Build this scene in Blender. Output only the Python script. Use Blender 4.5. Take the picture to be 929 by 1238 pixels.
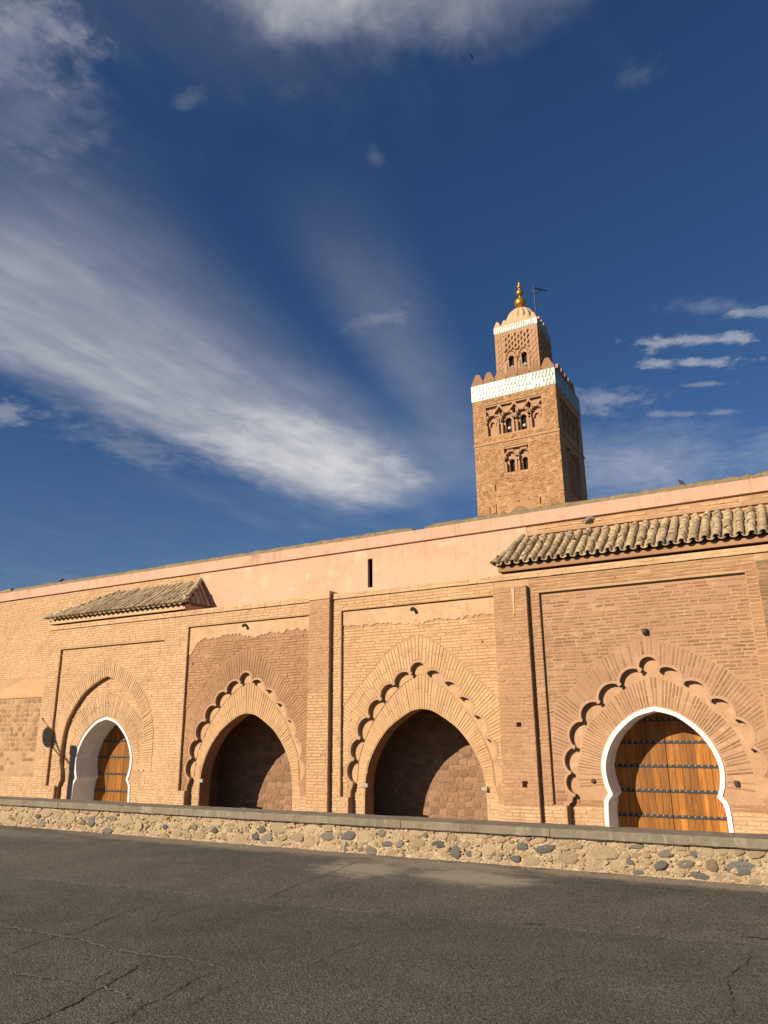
import bpy, bmesh, math, random
from mathutils import Vector, Matrix
from mathutils.geometry import tessellate_polygon

for o in list(bpy.data.objects):
    bpy.data.objects.remove(o, do_unlink=True)
S = bpy.context.scene
COL = S.collection

# ------------------------------------------------------------------ camera
cd = bpy.data.cameras.new("camera"); cam = bpy.data.objects.new("camera", cd); COL.objects.link(cam)
S.camera = cam
YAW, PIT, ROL = math.radians(29.319), math.radians(16.477), math.radians(-0.592)
fw = Vector((-math.sin(YAW) * math.cos(PIT), math.cos(YAW) * math.cos(PIT), math.sin(PIT)))
rt = Vector((math.cos(YAW), math.sin(YAW), 0)); up = rt.cross(fw)
r2 = rt * math.cos(ROL) + up * math.sin(ROL); u2 = -rt * math.sin(ROL) + up * math.cos(ROL)
cam.matrix_world = Matrix(((r2.x, u2.x, -fw.x, 0), (r2.y, u2.y, -fw.y, 0), (r2.z, u2.z, -fw.z, 1.6), (0, 0, 0, 1)))
cd.sensor_fit = 'HORIZONTAL'; cd.sensor_width = 36; cd.lens = 36 * 899.55 / 929
cd.clip_start = 0.05; cd.clip_end = 6000
S.render.resolution_x, S.render.resolution_y = 768, 1024

# ------------------------------------------------------------------ light and exposure
SUN = Vector((-0.365, -0.77, 0.40)).normalized()          # towards the sun
ELEV = math.asin(SUN.z)
S.view_settings.view_transform = 'Standard'; S.view_settings.look = 'None'
S.view_settings.exposure = 0.42; S.view_settings.gamma = 1
S.view_settings.use_curve_mapping = False
sd = bpy.data.lights.new("sun", 'SUN'); sun = bpy.data.objects.new("sun", sd); COL.objects.link(sun)
sd.energy = 5.0; sd.angle = math.radians(0.5); sd.color = (1.0, 0.86, 0.68)
sun.rotation_euler = (-SUN).to_track_quat('-Z', 'Y').to_euler(); sun.location = (-30, -60, 40)

W = bpy.data.worlds.new("World"); S.world = W; W.use_nodes = True
wt = W.node_tree; wt.nodes.clear()
SKY_STRENGTH = 0.055


class N:
    """tiny node-expression helper"""
    def __init__(s, tree): s.t = tree
    def n(s, typ, **kw):
        x = s.t.nodes.new(typ)
        for k, v in kw.items(): setattr(x, k, v)
        return x
    def put(s, sock, v):
        if hasattr(v, 'is_output'): s.t.links.new(v, sock)
        else: sock.default_value = v
    def m(s, op, a, b=0.0, c=None, clamp=False):
        x = s.n('ShaderNodeMath', operation=op, use_clamp=clamp)
        s.put(x.inputs[0], a); s.put(x.inputs[1], b)
        if c is not None: s.put(x.inputs[2], c)
        return x.outputs[0]
    def ss(s, v, a, b, lo=0.0, hi=1.0):
        x = s.n('ShaderNodeMapRange', interpolation_type='SMOOTHSTEP')
        s.put(x.inputs[0], v)
        for i, q in enumerate((a, b, lo, hi)): s.put(x.inputs[1 + i], q)
        return x.outputs[0]
    def lin(s, v, a, b, lo=0.0, hi=1.0):
        x = s.n('ShaderNodeMapRange'); s.put(x.inputs[0], v)
        for i, q in enumerate((a, b, lo, hi)): s.put(x.inputs[1 + i], q)
        return x.outputs[0]
    def mix(s, f, a, b, mode='MIX'):
        x = s.n('ShaderNodeMix', data_type='RGBA', blend_type=mode)
        s.put(x.inputs[0], f)
        for i, q in ((6, a), (7, b)):
            if isinstance(q, tuple) and len(q) == 3: q = (*q, 1)
            s.put(x.inputs[i], q)
        return x.outputs[2]
    def comb(s, x, y, z):
        c = s.n('ShaderNodeCombineXYZ'); s.put(c.inputs[0], x); s.put(c.inputs[1], y); s.put(c.inputs[2], z)
        return c.outputs[0]
    def noise(s, vec, scale, detail=4, rough=0.55, dist=0.0, out=0):
        x = s.n('ShaderNodeTexNoise'); s.put(x.inputs['Vector'], vec)
        x.inputs['Scale'].default_value = scale; x.inputs['Detail'].default_value = detail
        x.inputs['Roughness'].default_value = rough; x.inputs['Distortion'].default_value = dist
        return x.outputs[out]
    def voro(s, vec, scale, feature='F1', out='Distance', rnd=1.0):
        x = s.n('ShaderNodeTexVoronoi', feature=feature); s.put(x.inputs['Vector'], vec)
        x.inputs['Scale'].default_value = scale; x.inputs['Randomness'].default_value = rnd
        return x.outputs[out]
    def vscale(s, vec, sc):
        x = s.n('ShaderNodeVectorMath', operation='MULTIPLY'); s.put(x.inputs[0], vec); x.inputs[1].default_value = sc
        return x.outputs[0]


def build_sky():
    k = N(wt)
    sky = k.n('ShaderNodeTexSky', sky_type='NISHITA')
    sky.sun_disc = False; sky.sun_elevation = ELEV; sky.sun_rotation = math.atan2(SUN.x, SUN.y)
    sky.altitude = 450; sky.air_density = 1.25; sky.dust_density = 0.4; sky.ozone_density = 2.5
    base = k.mix(1.0, sky.outputs[0], (0.38, 0.60, 0.89), 'MULTIPLY')
    tc = k.n('ShaderNodeTexCoord'); sep = k.n('ShaderNodeSeparateXYZ'); wt.links.new(tc.outputs['Generated'], sep.inputs[0])
    z = k.m('MAXIMUM', sep.outputs[2], 0.03)
    x = k.m('DIVIDE', sep.outputs[0], z); y = k.m('DIVIDE', sep.outputs[1], z)     # a flat cloud layer overhead
    P = k.comb(x, y, 0.0)
    wrp = k.noise(P, 2.2, 4, 0.55)
    wrp = k.m('SUBTRACT', wrp, 0.5)
    fine = k.noise(k.comb(x, k.m('MULTIPLY', y, 0.55), 3.0), 6.0, 7, 0.62, 0.15)
    strk = k.noise(k.comb(k.m('MULTIPLY', x, 7.0), k.m('MULTIPLY', y, 0.7), 7.0), 1.0, 3, 0.5)
    xw = k.m('ADD', x, k.m('MULTIPLY', wrp, 0.20)); yw = k.m('ADD', y, k.m('MULTIPLY', wrp, 0.35))
    fin0 = k.m('SUBTRACT', fine, 0.5)
    fine2 = k.noise(k.comb(x, y, 5.0), 13.0, 8, 0.66, 0.15)
    fin2 = k.m('SUBTRACT', fine2, 0.5)
    fib = k.noise(k.comb(k.m('MULTIPLY', k.m('ADD', x, k.m('MULTIPLY', fin0, 0.12)), 16.0), k.m('MULTIPLY', y, 1.6), 2.0), 1.0, 7, 0.62, 0.5)
    parts = []
    # long streak blown along +y
    lo = k.ss(k.m('ADD', k.m('ADD', x, k.m('MULTIPLY', fin0, 0.22)), k.m('MULTIPLY', wrp, 0.10)), -1.98, -1.66)
    hi = k.ss(k.m('ADD', x, k.m('MULTIPLY', k.ss(y, 0.5, 1.6, 1.0, 0.0), -0.14)), -1.60, -0.96, 1.0, 0.0)
    ends = k.m('MULTIPLY', k.ss(y, 0.42, 0.95), k.ss(y, 2.45, 3.05, 1.0, 0.0))
    a = k.m('MULTIPLY', k.m('MULTIPLY', lo, hi), ends)
    a = k.m('MULTIPLY', a, k.lin(strk, 0.3, 0.7, 0.72, 0.95))
    a = k.m('MULTIPLY', a, k.lin(fib, 0.25, 0.75, 0.80, 1.08))
    parts.append(k.m('MULTIPLY', a, k.ss(y, 0.7, 1.9, 0.60, 0.80)))
    # the thick bright head of that streak
    ex = k.m('DIVIDE', k.m('ADD', xw, 1.54), 0.36); ey = k.m('DIVIDE', k.m('SUBTRACT', yw, 2.22), 0.66)
    e = k.m('SQRT', k.m('ADD', k.m('MULTIPLY', ex, ex), k.m('MULTIPLY', ey, ey)))
    e = k.m('ADD', e, k.m('MULTIPLY', fin0, -0.55))
    e = k.m('ADD', e, k.m('MULTIPLY', fin2, -0.45))
    parts.append(k.ss(e, 1.08, 0.20, 0.0, 0.84))
    # soft broad veil to the right of it
    vb = k.m('ADD', x, k.m('MULTIPLY', y, 0.21))
    v = k.m('MULTIPLY', k.ss(vb, -0.68, -0.52), k.ss(vb, -0.52, -0.30, 1.0, 0.0))
    v = k.m('MULTIPLY', v, k.m('MULTIPLY', k.ss(y, 0.8, 1.5), k.ss(y, 2.3, 3.2, 1.0, 0.0)))
    parts.append(k.m('MULTIPLY', v, 0.15))
    # blobs: cx, cy, rx, ry, soft inner, peak, fine weight
    for cx, cy, rx, ry, inn, pk, fwt in (
            (-0.47, 0.63, 0.125, 0.10, 0.15, 0.66, 0.5), (-0.33, 0.70, 0.20, 0.12, 0.0, 0.34, 0.6), (-0.43, 0.55, 0.16, 0.10, 0.1, 0.55, 0.5), (-0.22, 0.78, 0.16, 0.10, 0.0, 0.20, 0.6),
            (-0.90, 0.49, 0.11, 0.09, 0.0, 0.17, 1.6), (-1.00, 0.57, 0.15, 0.14, 0.0, 0.15, 1.4), (-0.82, 0.44, 0.07, 0.08, 0.0, 0.17, 1.8),
            (-0.75, 0.70, 0.040, 0.022, 0.0, 0.10, 2.0), (-0.61, 0.77, 0.04, 0.03, 0.0, 0.08, 2.0), (-0.55, 0.96, 0.02, 0.03, 0.0, 0.09, 2.0),
            (-0.82, 1.45, 0.08, 0.04, 0.0, 0.17, 2.0), (-0.10, 1.02, 0.035, 0.03, 0.0, 0.08, 2.0),
            (-0.12, 1.98, 0.16, 0.042, 0.1, 0.46, 2.5), (-0.15, 2.11, 0.13, 0.036, 0.1, 0.44, 2.5), (0.04, 1.91, 0.08, 0.030, 0.1, 0.36, 2.5),
            (-0.14, 2.27, 0.06, 0.020, 0.0, 0.24, 2.4), (-0.44, 2.22, 0.15, 0.11, 0.0, 0.30, 1.8), (-0.25, 2.46, 0.15, 0.028, 0.0, 0.20, 2.4),
            (-0.10, 1.80, 0.09, 0.05, 0.0, 0.14, 1.8), (-0.5, 2.95, 0.42, 0.55, 0.0, 0.36, 0.4), (0.15, 3.1, 0.35, 0.4, 0.0, 0.30, 0.4),
            (-2.16, 1.33, 0.14, 0.09, 0.0, 0.30, 1.9), (-2.00, 1.75, 0.20, 0.30, 0.0, 0.16, 1.5)):
        ex = k.m('DIVIDE', k.m('SUBTRACT', k.m('ADD', x, k.m('MULTIPLY', wrp, 0.10)), cx), rx)
        sl = 0.45 if (1.75 < cy < 2.6 and cx > -0.6) else 0.0
        ey = k.m('DIVIDE', k.m('SUBTRACT', k.m('SUBTRACT', k.m('ADD', y, k.m('MULTIPLY', wrp, 0.06)), cy), k.m('MULTIPLY', k.m('SUBTRACT', x, cx), sl)), ry)
        e = k.m('SQRT', k.m('ADD', k.m('MULTIPLY', ex, ex), k.m('MULTIPLY', ey, ey)))
        e = k.m('ADD', e, k.m('MULTIPLY', fin0, -fwt * 1.1))
        e = k.m('ADD', e, k.m('MULTIPLY', fin2, -fwt * 1.7))
        parts.append(k.ss(e, 1.25, inn, 0.0, pk))
    # thin cirrus over the whole sky
    gen = k.noise(k.comb(k.m('MULTIPLY', xw, 0.9), k.m('MULTIPLY', y, 0.35), 11.0), 1.3, 6, 0.6)
    parts.append(k.ss(gen, 0.52, 0.86, 0.0, 0.22))
    # a little haze low down
    parts.append(k.ss(sep.outputs[2], 0.42, 0.02, 0.0, 0.10))
    inv = None
    for p in parts:
        q = k.m('SUBTRACT', 1.0, p)
        inv = q if inv is None else k.m('MULTIPLY', inv, q)
    dens = k.m('SUBTRACT', 1.0, inv, clamp=True)
    cl = k.mix(k.ss(fine, 0.35, 0.7), (6.8, 6.9, 7.5), (9.4, 9.3, 9.5))
    col = k.mix(dens, base, cl)
    bg = k.n('ShaderNodeBackground'); wt.links.new(col, bg.inputs[0]); bg.inputs[1].default_value = SKY_STRENGTH
    out = k.n('ShaderNodeOutputWorld'); wt.links.new(bg.outputs[0], out.inputs[0])


build_sky()

# ------------------------------------------------------------------ helpers
M = {}


def surf(name, c1, c2, c3=None, scale=1.2, rough=0.9, bump=0.3, bscale=40, piece=0.0, fine=0.25, spec=0.25, stretch=(1, 1, 1), dist=0.01, streak=0.0):
    """matte mineral surface: two or three tones in soft patches, fine grain and relief, a tone per piece"""
    if name.split('_')[0] in ('mortar', 'brick', 'plinth', 'lobe', 'buttress', 'moulding') or name in ('plaster_cream', 'plaster_orange'):
        c1, c2, c3 = (c and (c[0] * .975, c[1] * .905, c[2] * .845) for c in (c1, c2, c3))
        streak = streak or 0.22
    m = bpy.data.materials.new(name); m.use_nodes = True; t = m.node_tree; k = N(t)
    b = t.nodes['Principled BSDF']
    tc = k.n('ShaderNodeTexCoord'); vec = k.vscale(tc.outputs['Object'], stretch)
    f = k.ss(k.noise(vec, scale, 6, 0.62), 0.33, 0.67)
    col = k.mix(f, c1, c2)
    if c3:
        col = k.mix(k.ss(k.noise(vec, scale * 2.7, 5, 0.6, 0.6), 0.52, 0.72), col, c3)
    if streak:
        sv = k.vscale(tc.outputs['Object'], (5.5, 5.5, 0.45))
        sf = k.m('MULTIPLY', k.ss(k.noise(sv, 1.0, 5, 0.6), 0.48, 0.74), k.ss(k.noise(tc.outputs['Object'], 0.35, 3, 0.5), 0.40, 0.62))
        col = k.mix(k.m('MULTIPLY', sf, streak), col, (0.13, 0.085, 0.055))
    g = k.noise(vec, bscale, 5, 0.65)
    col = k.mix(1.0, col, k.n_gray(k.lin(g, 0.3, 0.7, 1 - fine, 1 + fine * 0.6)), 'MULTIPLY')
    if piece:
        at = k.n('ShaderNodeAttribute', attribute_name='rnd'); oi = k.n('ShaderNodeObjectInfo')
        r = k.m('FRACT', k.m('ADD', at.outputs['Fac'], oi.outputs['Random']))
        col = k.mix(1.0, col, k.n_gray(k.lin(r, 0, 1, 1 - piece, 1 + piece * 0.7)), 'MULTIPLY')
    t.links.new(col, b.inputs['Base Color'])
    b.inputs['Roughness'].default_value = rough
    b.inputs['Specular IOR Level'].default_value = spec
    bp = k.n('ShaderNodeBump'); bp.inputs['Strength'].default_value = bump; bp.inputs['Distance'].default_value = dist
    t.links.new(g, bp.inputs['Height']); t.links.new(bp.outputs[0], b.inputs['Normal'])
    M[name] = m
    return m


def n_gray(s, v):
    c = s.n('ShaderNodeCombineColor')
    for i in range(3): s.put(c.inputs[i], v)
    return c.outputs[0]


N.n_gray = n_gray


def tag(o, label=None, cat=None, group=None, kind=None):
    if label: o['label'] = label
    if cat: o['category'] = cat
    if group: o['group'] = group
    if kind: o['kind'] = kind
    return o


def empty(name, loc, label, cat, group=None):
    o = bpy.data.objects.new(name, None); COL.objects.link(o); o.location = loc; o.empty_display_size = 0.2
    return tag(o, label, cat, group)


def par(o, parent):
    if parent is None: return o
    o.parent = parent
    if parent.type == 'EMPTY':
        o.matrix_parent_inverse = Matrix.Translation(-Vector(parent.location))
    return o


class MB:
    """collects geometry for ONE mesh"""
    def __init__(s): s.v = []; s.f = []; s.r = []
    def add(s, vs, fs, rnd=0.0):
        b = len(s.v); s.v += [tuple(p) for p in vs]
        for f in fs: s.f.append(tuple(b + i for i in f)); s.r.append(rnd)
    def box(s, x0, x1, y0, y1, z0, z1, rnd=0.0):
        s.add([(x0, y0, z0), (x1, y0, z0), (x1, y1, z0), (x0, y1, z0), (x0, y0, z1), (x1, y0, z1), (x1, y1, z1), (x0, y1, z1)],
              [(0, 1, 5, 4), (1, 2, 6, 5), (2, 3, 7, 6), (3, 0, 4, 7), (4, 5, 6, 7), (3, 2, 1, 0)], rnd)
    def tube(s, pts, r, n=8, rnd=0.0, r1=None):
        pts = [Vector(p) for p in pts]; rings = []
        vs = []
        for i, p in enumerate(pts):
            d = (pts[min(i + 1, len(pts) - 1)] - pts[max(i - 1, 0)]).normalized()
            a = d.orthogonal().normalized(); b = d.cross(a)
            rr = r if r1 is None else r + (r1 - r) * i / (len(pts) - 1)
            vs += [p + (a * math.cos(2 * math.pi * j / n) + b * math.sin(2 * math.pi * j / n)) * rr for j in range(n)]
        fs = []
        for i in range(len(pts) - 1):
            for j in range(n): fs.append((i * n + j, i * n + (j + 1) % n, (i + 1) * n + (j + 1) % n, (i + 1) * n + j))
        fs.append(tuple(range(n))[::-1]); fs.append(tuple((len(pts) - 1) * n + j for j in range(n)))
        s.add(vs, fs, rnd)
    def lathe(s, prof, c, n=20, lobes=0, amp=0.0, rnd=0.0):
        vs = []; fs = []
        for r, z in prof:
            for j in range(n):
                a = 2 * math.pi * j / n
                q = r * (1 - amp + amp * abs(math.cos(lobes * a / 2)) ** 0.7) if lobes else r
                vs.append((c[0] + q * math.cos(a), c[1] + q * math.sin(a), c[2] + z))
        for i in range(len(prof) - 1):
            for j in range(n): fs.append((i * n + j, i * n + (j + 1) % n, (i + 1) * n + (j + 1) % n, (i + 1) * n + j))
        s.add(vs, fs, rnd)
    def prism(s, poly, holes, y0, y1, caps_back=False, sides=True, hole_sides=True, T=None, rnd=0.0, hole_y=None):
        """polygon in (x,z) with holes, front at y0, edges going back to y1"""
        loops = [list(poly)] + [list(h) for h in holes]
        T = T or (lambda x, y, z: (x, y, z))
        flat = [p for l in loops for p in l]
        tris = tessellate_polygon([[Vector((p[0], p[1], 0)) for p in l] for l in loops])
        s.add([T(p[0], y0, p[1]) for p in flat], [tuple(t) for t in tris], rnd)
        if caps_back: s.add([T(p[0], y1, p[1]) for p in flat], [tuple(t)[::-1] for t in tris], rnd)
        for li, l in enumerate(loops):
            if (li == 0 and not sides) or (li > 0 and not hole_sides): continue
            yb = y1 if (li == 0 or hole_y is None) else hole_y
            n = len(l)
            s.add([T(p[0], y0, p[1]) for p in l] + [T(p[0], yb, p[1]) for p in l],
                  [(i, (i + 1) % n, n + (i + 1) % n, n + i) for i in range(n)], rnd)
    def strip(s, pts, w, y0, y1, T=None, closed=False, side=0.0, rnd=0.0):
        """a raised band of width w along a polyline in (x,z)"""
        T = T or (lambda x, y, z: (x, y, z)); n = len(pts); L = []; R = []
        for i, p in enumerate(pts):
            a = pts[(i - 1) % n] if (closed or i > 0) else p
            b = pts[(i + 1) % n] if (closed or i < n - 1) else p
            d = Vector((b[0] - a[0], b[1] - a[1])); d.normalize() if d.length else None
            nn = Vector((-d.y, d.x))
            L.append((p[0] + nn.x * w * (0.5 + side), p[1] + nn.y * w * (0.5 + side)))
            R.append((p[0] - nn.x * w * (0.5 - side), p[1] - nn.y * w * (0.5 - side)))
        vs = [T(q[0], y0, q[1]) for q in L] + [T(q[0], y0, q[1]) for q in R] + [T(q[0], y1, q[1]) for q in L] + [T(q[0], y1, q[1]) for q in R]
        fs = []
        for i in range(n if closed else n - 1):
            j = (i + 1) % n
            fs += [(i, j, n + j, n + i), (i, j, 2 * n + j, 2 * n + i), (n + i, n + j, 3 * n + j, 3 * n + i)]
        if not closed:
            for i in (0, n - 1): fs.append((i, n + i, 3 * n + i, 2 * n + i))
        s.add(vs, fs, rnd)
    def mesh(s, name):
        me = bpy.data.meshes.new(name); me.from_pydata(s.v, [], s.f); me.update()
        if any(s.r):
            a = me.attributes.new('rnd', 'FLOAT', 'FACE'); a.data.foreach_set('value', s.r)
        return me
    def build(s, name, mat, parent=None, smooth=False, kind=None, fix=False):
        me = s.mesh(name)
        if fix:
            bm = bmesh.new(); bm.from_mesh(me); bmesh.ops.recalc_face_normals(bm, faces=bm.faces[:]); bm.to_mesh(me); bm.free()
        if smooth: me.polygons.foreach_set('use_smooth', [True] * len(me.polygons))
        me.materials.append(M[mat] if isinstance(mat, str) else mat)
        o = bpy.data.objects.new(name, me); COL.objects.link(o)
        par(o, parent)
        if kind: o['kind'] = kind
        return o


def inst(me, name, parent, mw, label=None):
    """one piece that shares mesh data with its look-alikes (parent's world matrix is the identity)"""
    o = bpy.data.objects.new(name, me); COL.objects.link(o); par(o, parent); o.matrix_basis = mw
    return o


# ------------------------------------------------------------------ materials
surf('mortar_light', (0.52, 0.36, 0.21), (0.45, 0.305, 0.175), (0.57, 0.405, 0.245), 0.9, bump=0.5, bscale=55, fine=0.3)
surf('brick_light', (0.63, 0.445, 0.27), (0.57, 0.395, 0.235), (0.50, 0.33, 0.19), 0.8, bump=0.5, bscale=60, piece=0.085, fine=0.2)
surf('brick_gold', (0.63, 0.43, 0.24), (0.56, 0.375, 0.205), (0.49, 0.315, 0.17), 0.8, bump=0.5, bscale=60, piece=0.085, fine=0.2)
surf('mortar_gold', (0.49, 0.325, 0.18), (0.43, 0.28, 0.15), (0.54, 0.365, 0.205), 1.0, bump=0.6, bscale=55, fine=0.3)
surf('mortar_rust', (0.47, 0.305, 0.185), (0.41, 0.26, 0.155), (0.54, 0.365, 0.225), 0.8, bump=0.7, bscale=50, fine=0.32)
surf('brick_rust', (0.34, 0.205, 0.120), (0.41, 0.255, 0.150), (0.27, 0.155, 0.088), 1.2, bump=0.5, bscale=60, piece=0.24, fine=0.25)
surf('brick_brown', (0.445, 0.272, 0.155), (0.37, 0.22, 0.122), (0.34, 0.20, 0.112), 0.8, bump=0.5, bscale=60, piece=0.085, fine=0.25)
surf('mortar_brown', (0.40, 0.25, 0.145), (0.34, 0.205, 0.118), (0.46, 0.295, 0.175), 1.0, bump=0.6, bscale=55, fine=0.3)
surf('brick_pier', (0.51, 0.325, 0.188), (0.45, 0.28, 0.16), (0.40, 0.24, 0.135), 0.9, bump=0.5, bscale=60, piece=0.10, fine=0.25)
surf('mortar_pier', (0.47, 0.30, 0.175), (0.41, 0.255, 0.147), (0.52, 0.345, 0.205), 1.0, bump=0.6, bscale=55, fine=0.3)
surf('brick_grey', (0.31, 0.215, 0.13), (0.25, 0.17, 0.10), (0.36, 0.25, 0.15), 1.6, bump=0.5, bscale=60, piece=0.25)
surf('plinth_brick', (0.64, 0.47, 0.285), (0.56, 0.40, 0.24), (0.50, 0.34, 0.19), 1.2, bump=0.4, bscale=60, piece=0.10)
surf('plaster_cream', (0.60, 0.43, 0.27), (0.53, 0.365, 0.215), (0.46, 0.30, 0.17), 1.6, bump=0.3, bscale=30, fine=0.18)
surf('plaster_pink', (0.585, 0.37, 0.25), (0.545, 0.33, 0.218), (0.61, 0.435, 0.295), 0.7, bump=0.3, bscale=14, fine=0.12, dist=0.02, streak=0.22)
surf('plaster_rose', (0.565, 0.335, 0.23), (0.59, 0.37, 0.255), (0.50, 0.275, 0.185), 0.9, bump=0.3, bscale=16, fine=0.14, streak=0.28)
surf('plaster_orange', (0.60, 0.35, 0.195), (0.54, 0.30, 0.165), (0.63, 0.40, 0.24), 1.2, bump=0.3, bscale=22, fine=0.15)
surf('moulding', (0.50, 0.335, 0.225), (0.45, 0.295, 0.195), None, 2.0, bump=0.2, bscale=40, fine=0.15)
surf('lobe_fill', (0.53, 0.35, 0.212), (0.46, 0.295, 0.175), (0.57, 0.395, 0.25), 1.6, bump=0.4, bscale=40, fine=0.2)
surf('lobe_gold', (0.56, 0.38, 0.21), (0.50, 0.33, 0.18), (0.60, 0.42, 0.25), 1.6, bump=0.4, bscale=40, fine=0.2)
surf('white_paint', (0.78, 0.77, 0.74), (0.70, 0.68, 0.63), None, 3, rough=0.7, bump=0.2, bscale=30, fine=0.08, streak=0.25)
surf('roof_tile', (0.50, 0.375, 0.225), (0.38, 0.275, 0.158), (0.57, 0.45, 0.29), 4.0, bump=0.6, bscale=45, piece=0.30, fine=0.35)
surf('roof_pan', (0.28, 0.215, 0.135), (0.20, 0.15, 0.092), None, 3.0, bump=0.5, bscale=45)
surf('cap_stone', (0.31, 0.235, 0.135), (0.235, 0.17, 0.095), (0.39, 0.30, 0.18), 4.0, bump=0.6, bscale=30, piece=0.25, fine=0.3)
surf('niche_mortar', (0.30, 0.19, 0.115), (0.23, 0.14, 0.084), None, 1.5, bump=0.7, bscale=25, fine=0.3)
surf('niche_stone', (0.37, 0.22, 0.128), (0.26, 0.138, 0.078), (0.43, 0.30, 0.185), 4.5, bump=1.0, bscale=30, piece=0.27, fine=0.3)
surf('rubble_mortar', (0.56, 0.41, 0.25), (0.48, 0.345, 0.205), (0.62, 0.475, 0.31), 3.5, bump=1.0, bscale=34, fine=0.5, dist=0.035)
surf('stone_dark', (0.105, 0.101, 0.094), (0.165, 0.156, 0.140), (0.22, 0.205, 0.175), 9, bump=0.7, bscale=50, piece=0.3, fine=0.45)
surf('stone_grey', (0.235, 0.205, 0.155), (0.165, 0.15, 0.12), (0.30, 0.26, 0.19), 9, bump=0.7, bscale=50, piece=0.25, fine=0.4)
surf('stone_tan', (0.48, 0.36, 0.225), (0.40, 0.29, 0.175), (0.54, 0.41, 0.265), 7, bump=1.0, bscale=40, piece=0.22, fine=0.35)
surf('stone_brown', (0.20, 0.14, 0.085), (0.28, 0.20, 0.125), None, 8, bump=0.7, bscale=40, piece=0.2, fine=0.4)
surf('buttress_stone', (0.46, 0.315, 0.185), (0.40, 0.265, 0.15), (0.34, 0.22, 0.125), 2.2, bump=0.7, bscale=30, piece=0.32, fine=0.35)
surf('concrete', (0.235, 0.198, 0.138), (0.180, 0.150, 0.103), (0.31, 0.265, 0.19), 1.8, bump=0.35, bscale=45, fine=0.2, stretch=(2.2, 1, 0.7), streak=0.35)
surf('tower_mortar', (0.47, 0.27, 0.128), (0.41, 0.225, 0.105), (0.53, 0.325, 0.165), 0.35, bump=0.8, bscale=5, fine=0.25, dist=0.08)
surf('tower_stone', (0.47, 0.265, 0.125), (0.38, 0.205, 0.095), (0.60, 0.40, 0.225), 0.5, bump=0.8, bscale=5, piece=0.20, fine=0.2, dist=0.06)
surf('tower_plaster', (0.46, 0.275, 0.16), (0.40, 0.235, 0.13), None, 0.5, bump=0.5, bscale=5, fine=0.2, dist=0.05)
surf('merlon', (0.36, 0.20, 0.11), (0.31, 0.168, 0.09), None, 0.8, bump=0.4, bscale=5, piece=0.15, dist=0.05)
surf('dome_plaster', (0.60, 0.405, 0.25), (0.54, 0.345, 0.205), None, 0.6, bump=0.3, bscale=4, fine=0.12)
surf('tile_white', (0.41, 0.445, 0.365), (0.34, 0.38, 0.315), None, 1.5, rough=0.35, bump=0.2, bscale=6, fine=0.12, spec=0.4)
surf('tile_green', (0.05, 0.10, 0.075), (0.09, 0.15, 0.115), None, 2, rough=0.4, bump=0.1, bscale=6)
surf('hole_shade', (0.012, 0.009, 0.007), (0.02, 0.014, 0.01), None, 2, bump=0.2)  # near-black colour painted in for the unlit depth of the openings
surf('iron', (0.016, 0.013, 0.011), (0.03, 0.024, 0.02), None, 20, rough=0.55, bump=0.15, bscale=120, spec=0.5)
surf('stud', (0.20, 0.18, 0.155), (0.30, 0.27, 0.24), None, 20, rough=0.4, bump=0.1, spec=0.6)
surf('fixture', (0.10, 0.075, 0.055), (0.06, 0.045, 0.035), None, 12, rough=0.6, bump=0.1)
surf('fixture_pale', (0.45, 0.37, 0.28), (0.35, 0.28, 0.20), None, 12, rough=0.6, bump=0.1)
surf('pigeon_dark', (0.035, 0.03, 0.03), (0.06, 0.05, 0.045), None, 14, rough=0.7, bump=0.1)
surf('pigeon_grey', (0.20, 0.18, 0.16), (0.34, 0.31, 0.28), (0.10, 0.09, 0.09), 14, rough=0.7, bump=0.1)
surf('court_ground', (0.15, 0.115, 0.08), (0.12, 0.092, 0.062), None, 0.5, bump=0.4, bscale=12)
surf('gravel', (0.22, 0.18, 0.13), (0.34, 0.29, 0.21), None, 6, bump=0.4, bscale=80, piece=0.5)
surf('crack_dark', (0.026, 0.022, 0.017), (0.045, 0.038, 0.028), None, 10, bump=0.3, rough=1.0)
surf('crack_sealed', (0.19, 0.165, 0.122), (0.125, 0.108, 0.082), None, 10, bump=0.5, bscale=60, rough=1.0)


def gold_mat():
    m = bpy.data.materials.new('gilded_copper'); m.use_nodes = True; b = m.node_tree.nodes['Principled BSDF']; k = N(m.node_tree)
    tc = k.n('ShaderNodeTexCoord'); g = k.noise(tc.outputs['Object'], 2.5, 5, 0.6)
    m.node_tree.links.new(k.mix(k.ss(g, 0.3, 0.7), (0.62, 0.34, 0.045), (0.42, 0.21, 0.03)), b.inputs['Base Color'])
    b.inputs['Metallic'].default_value = 0.75; b.inputs['Roughness'].default_value = 0.38
    M['gold'] = m


gold_mat()


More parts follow.
